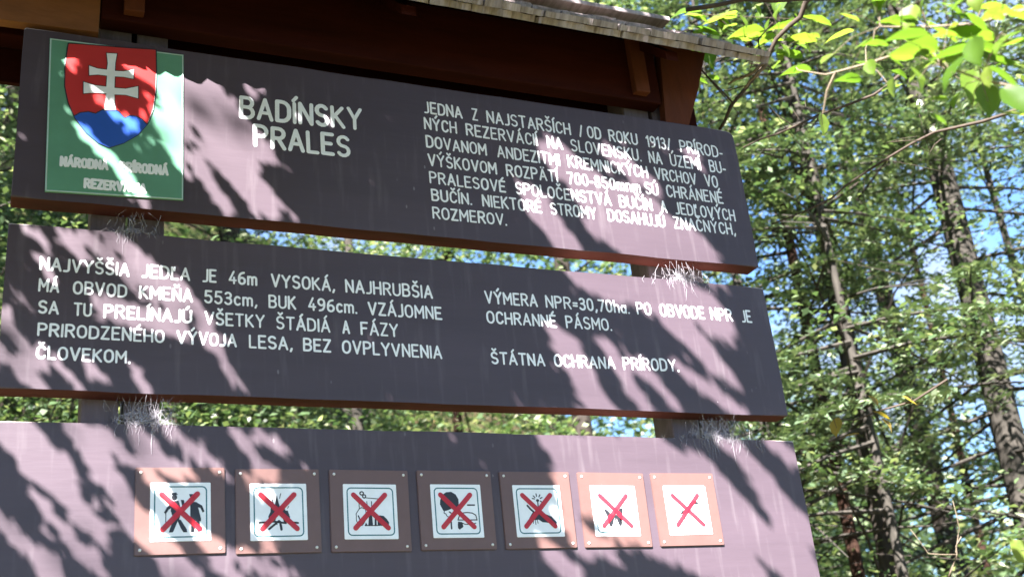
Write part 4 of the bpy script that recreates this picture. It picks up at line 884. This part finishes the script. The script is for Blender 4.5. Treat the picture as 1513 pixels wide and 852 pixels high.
spray('bright yellow green leafy spray hanging in close at the upper right corner', TW, [(NEARL, 'near'), (scatter(TW[:3], 58, .042, 3, .055), 'near')], 2, .0028)
mt = [[(p[0] , p[1], p[2]) for p in BR[5][1]]]
mt2 = [[m_[:3] for m_ in MIDL[i:i + 3]] for i in range(0, 9, 3)]
spray('pale green leafy twigs just above the right end of the roof', mt2, [(MIDL, 'near'), (scatter(mt2, 40, .07, 4, .10), 'near')], 5, .003)
spray('drooping twig with wilted yellow leaves beside the thin reddish trunk', [YTW], [(YEL[:6], 'yellow')], 6, .004)
spray('single bright green leaf tip poking in at the lower right edge', [[(YEL[6][0] + .05, YEL[6][1] - .03, YEL[6][2] - .03), (YEL[6][0] + .2, YEL[6][1] - .1, YEL[6][2] - .1)]], [(YEL[6:], 'near')], 7, .003)

# ================================================================ unseen tree left of the camera, leaf layer shaped to dapple the boards
sS = Vector((SUN.x, 0, SUN.z)); sS.normalize(); sP = Vector((-sS.z, 0, sS.x)); sb = abs(SUN.y)
def ab(x, z): return np.stack([x * sP.x + z * sP.z, (x * sS.x + z * sS.z) * sb], -1)
LT = np.array(LIT); LA = ab(LT[:, 0], LT[:, 1]); LB = ab(LT[:, 2], LT[:, 3]); LR = LT[:, 4]
def lit_d(P):
    d = LB - LA; L2 = (d ** 2).sum(1) + 1e-9
    t = np.clip(((P[:, None, :] - LA[None]) * d[None]).sum(2) / L2[None], 0, 1)
    q = LA[None] + t[..., None] * d[None]
    return (np.linalg.norm(P[:, None, :] - q, axis=2) - LR[None] * np.where(LR[None] < .018, 1.0, 1.1) * np.where((LT[:, 1] < 2.36) & (LT[:, 0] < .7), .88, 1.0)[None] * np.where((LT[:, 1] > 2.4) & (LT[:, 1] < 2.82) & (LT[:, 0] > 1.4), .78, 1.0)[None]).min(1)
rng = np.random.default_rng(17); cs = []; szs = []
for size, n, keepd in ((.075, 7000, .023), (.045, 12000, .012), (.026, 14000, .0062)):
    x = rng.uniform(-.35, 2.3, n); z = rng.uniform(1.75, 3.43, n)
    P = ab(x, z); ok = lit_d(P) > keepd  # leaves that would shade the wanted sun patches are left out
    # twiggy edges: check the leaf's two tips as well
    for s in (-1, 1): ok &= lit_d(P + np.array([0, s * size * .32])) > keepd * .4
    x, z = x[ok], z[ok]; t = rng.uniform(0, .32, len(x)) + 1.3 + .38 * np.clip(x / 1.2, 0, 1) + .6 * np.clip((x - 1.0) / .8, 0, 1)
    cs.append(np.stack([x + SUN.x * t, SUN.y * t, z + SUN.z * t], 1)); szs.append(np.full(len(x), size))
x = rng.uniform(-.6, 2.6, 2600); z = rng.uniform(3.42, 4.0, 2600); keep = (np.sin(x * 9) * np.sin(z * 13 + x * 4) > -.45); x, z = x[keep], z[keep]
t = rng.uniform(1.8, 2.2, len(x)); cs.append(np.stack([x + SUN.x * t, SUN.y * t, z + SUN.z * t], 1)); szs.append(np.full(len(x), .06))
cc = np.concatenate(cs); ss = np.concatenate(szs); n = len(cc)
nrm = np.array(SUN) + rng.normal(0, .25, (n, 3)); nrm /= np.linalg.norm(nrm, axis=1, keepdims=True)
bdir = np.array(sS) - np.array(SUN) * float(sS.dot(SUN)); bdir /= np.linalg.norm(bdir)
d = bdir + rng.normal(0, .35, (n, 3)); d -= nrm * (d * nrm).sum(1, keepdims=True); d /= np.linalg.norm(d, axis=1, keepdims=True)
s = np.cross(nrm, d); sz = (ss * rng.uniform(.8, 1.15, n))[:, None]
Vl = np.stack([cc - d * sz * .5, cc - d * sz * .05 + s * sz * .3 + nrm * sz * .05, cc + d * sz * .5, cc - d * sz * .05 - s * sz * .3 + nrm * sz * .05], 1).reshape(-1, 3)
Fl = np.arange(4 * n).reshape(n, 4)
st = thing('beech_tree', 'unseen beech left of the camera, its leaf layer shaped to shade and dapple the boards', 'tree', (-4.2, -2.6, GZ(-4.2, -2.6)))
base = Vector(st.location)
V, F = [], []
tr_p = [Vector((0, 0, -.3)), Vector((.05, .1, 2)), Vector((.25, .25, 4)), Vector((.5, .3, 6.5)), Vector((.6, .4, 9))]
tube(V, F, tr_p, [.17, .14, .12, .09, .05], 10, .05); mesh_vf('trunk', V, F, st, [M['bark_grey']], True)
V, F = [], []
order = np.argsort(cc[:, 0])
for k in range(16):
    e = Vector(cc[order[k * 40]]) - base; a = tr_p[2].lerp(tr_p[3], (k % 5) / 5); m = a.lerp(e, .5) + Vector((0, 0, .25))
    if e.z < 3.2: continue
    tube(V, F, [a, m, a.lerp(e, .8)], [.03, .018, .008], 5)
mesh_vf('branches', V, F, st, [M['bark_grey']])
me = np_mesh('foliage', Vl - np.array(base), Fl); o = link('foliage', me, st, [M['canopy']]); o['kind'] = 'stuff'
rngc = np.random.default_rng(3); cen = []
for k in range(110):
    az_ = rngc.random() * 6.28; rad = 2.2 * rngc.random() ** .6; c = Vector((.5 + math.cos(az_) * rad - .6, .3 + math.sin(az_) * rad - .5, 4.5 + 5 * rngc.random()))
    q = rngc.normal(0, 1, (60, 3)) * np.array([.4, .4, .06]) + np.array(c); cen.append(q)
Vl, Fl = leaf_cloud(np.concatenate(cen), .4, .075, rngc); o = link('foliage', np_mesh('crown', Vl, Fl), st, [M['beech']]); o['kind'] = 'stuff'
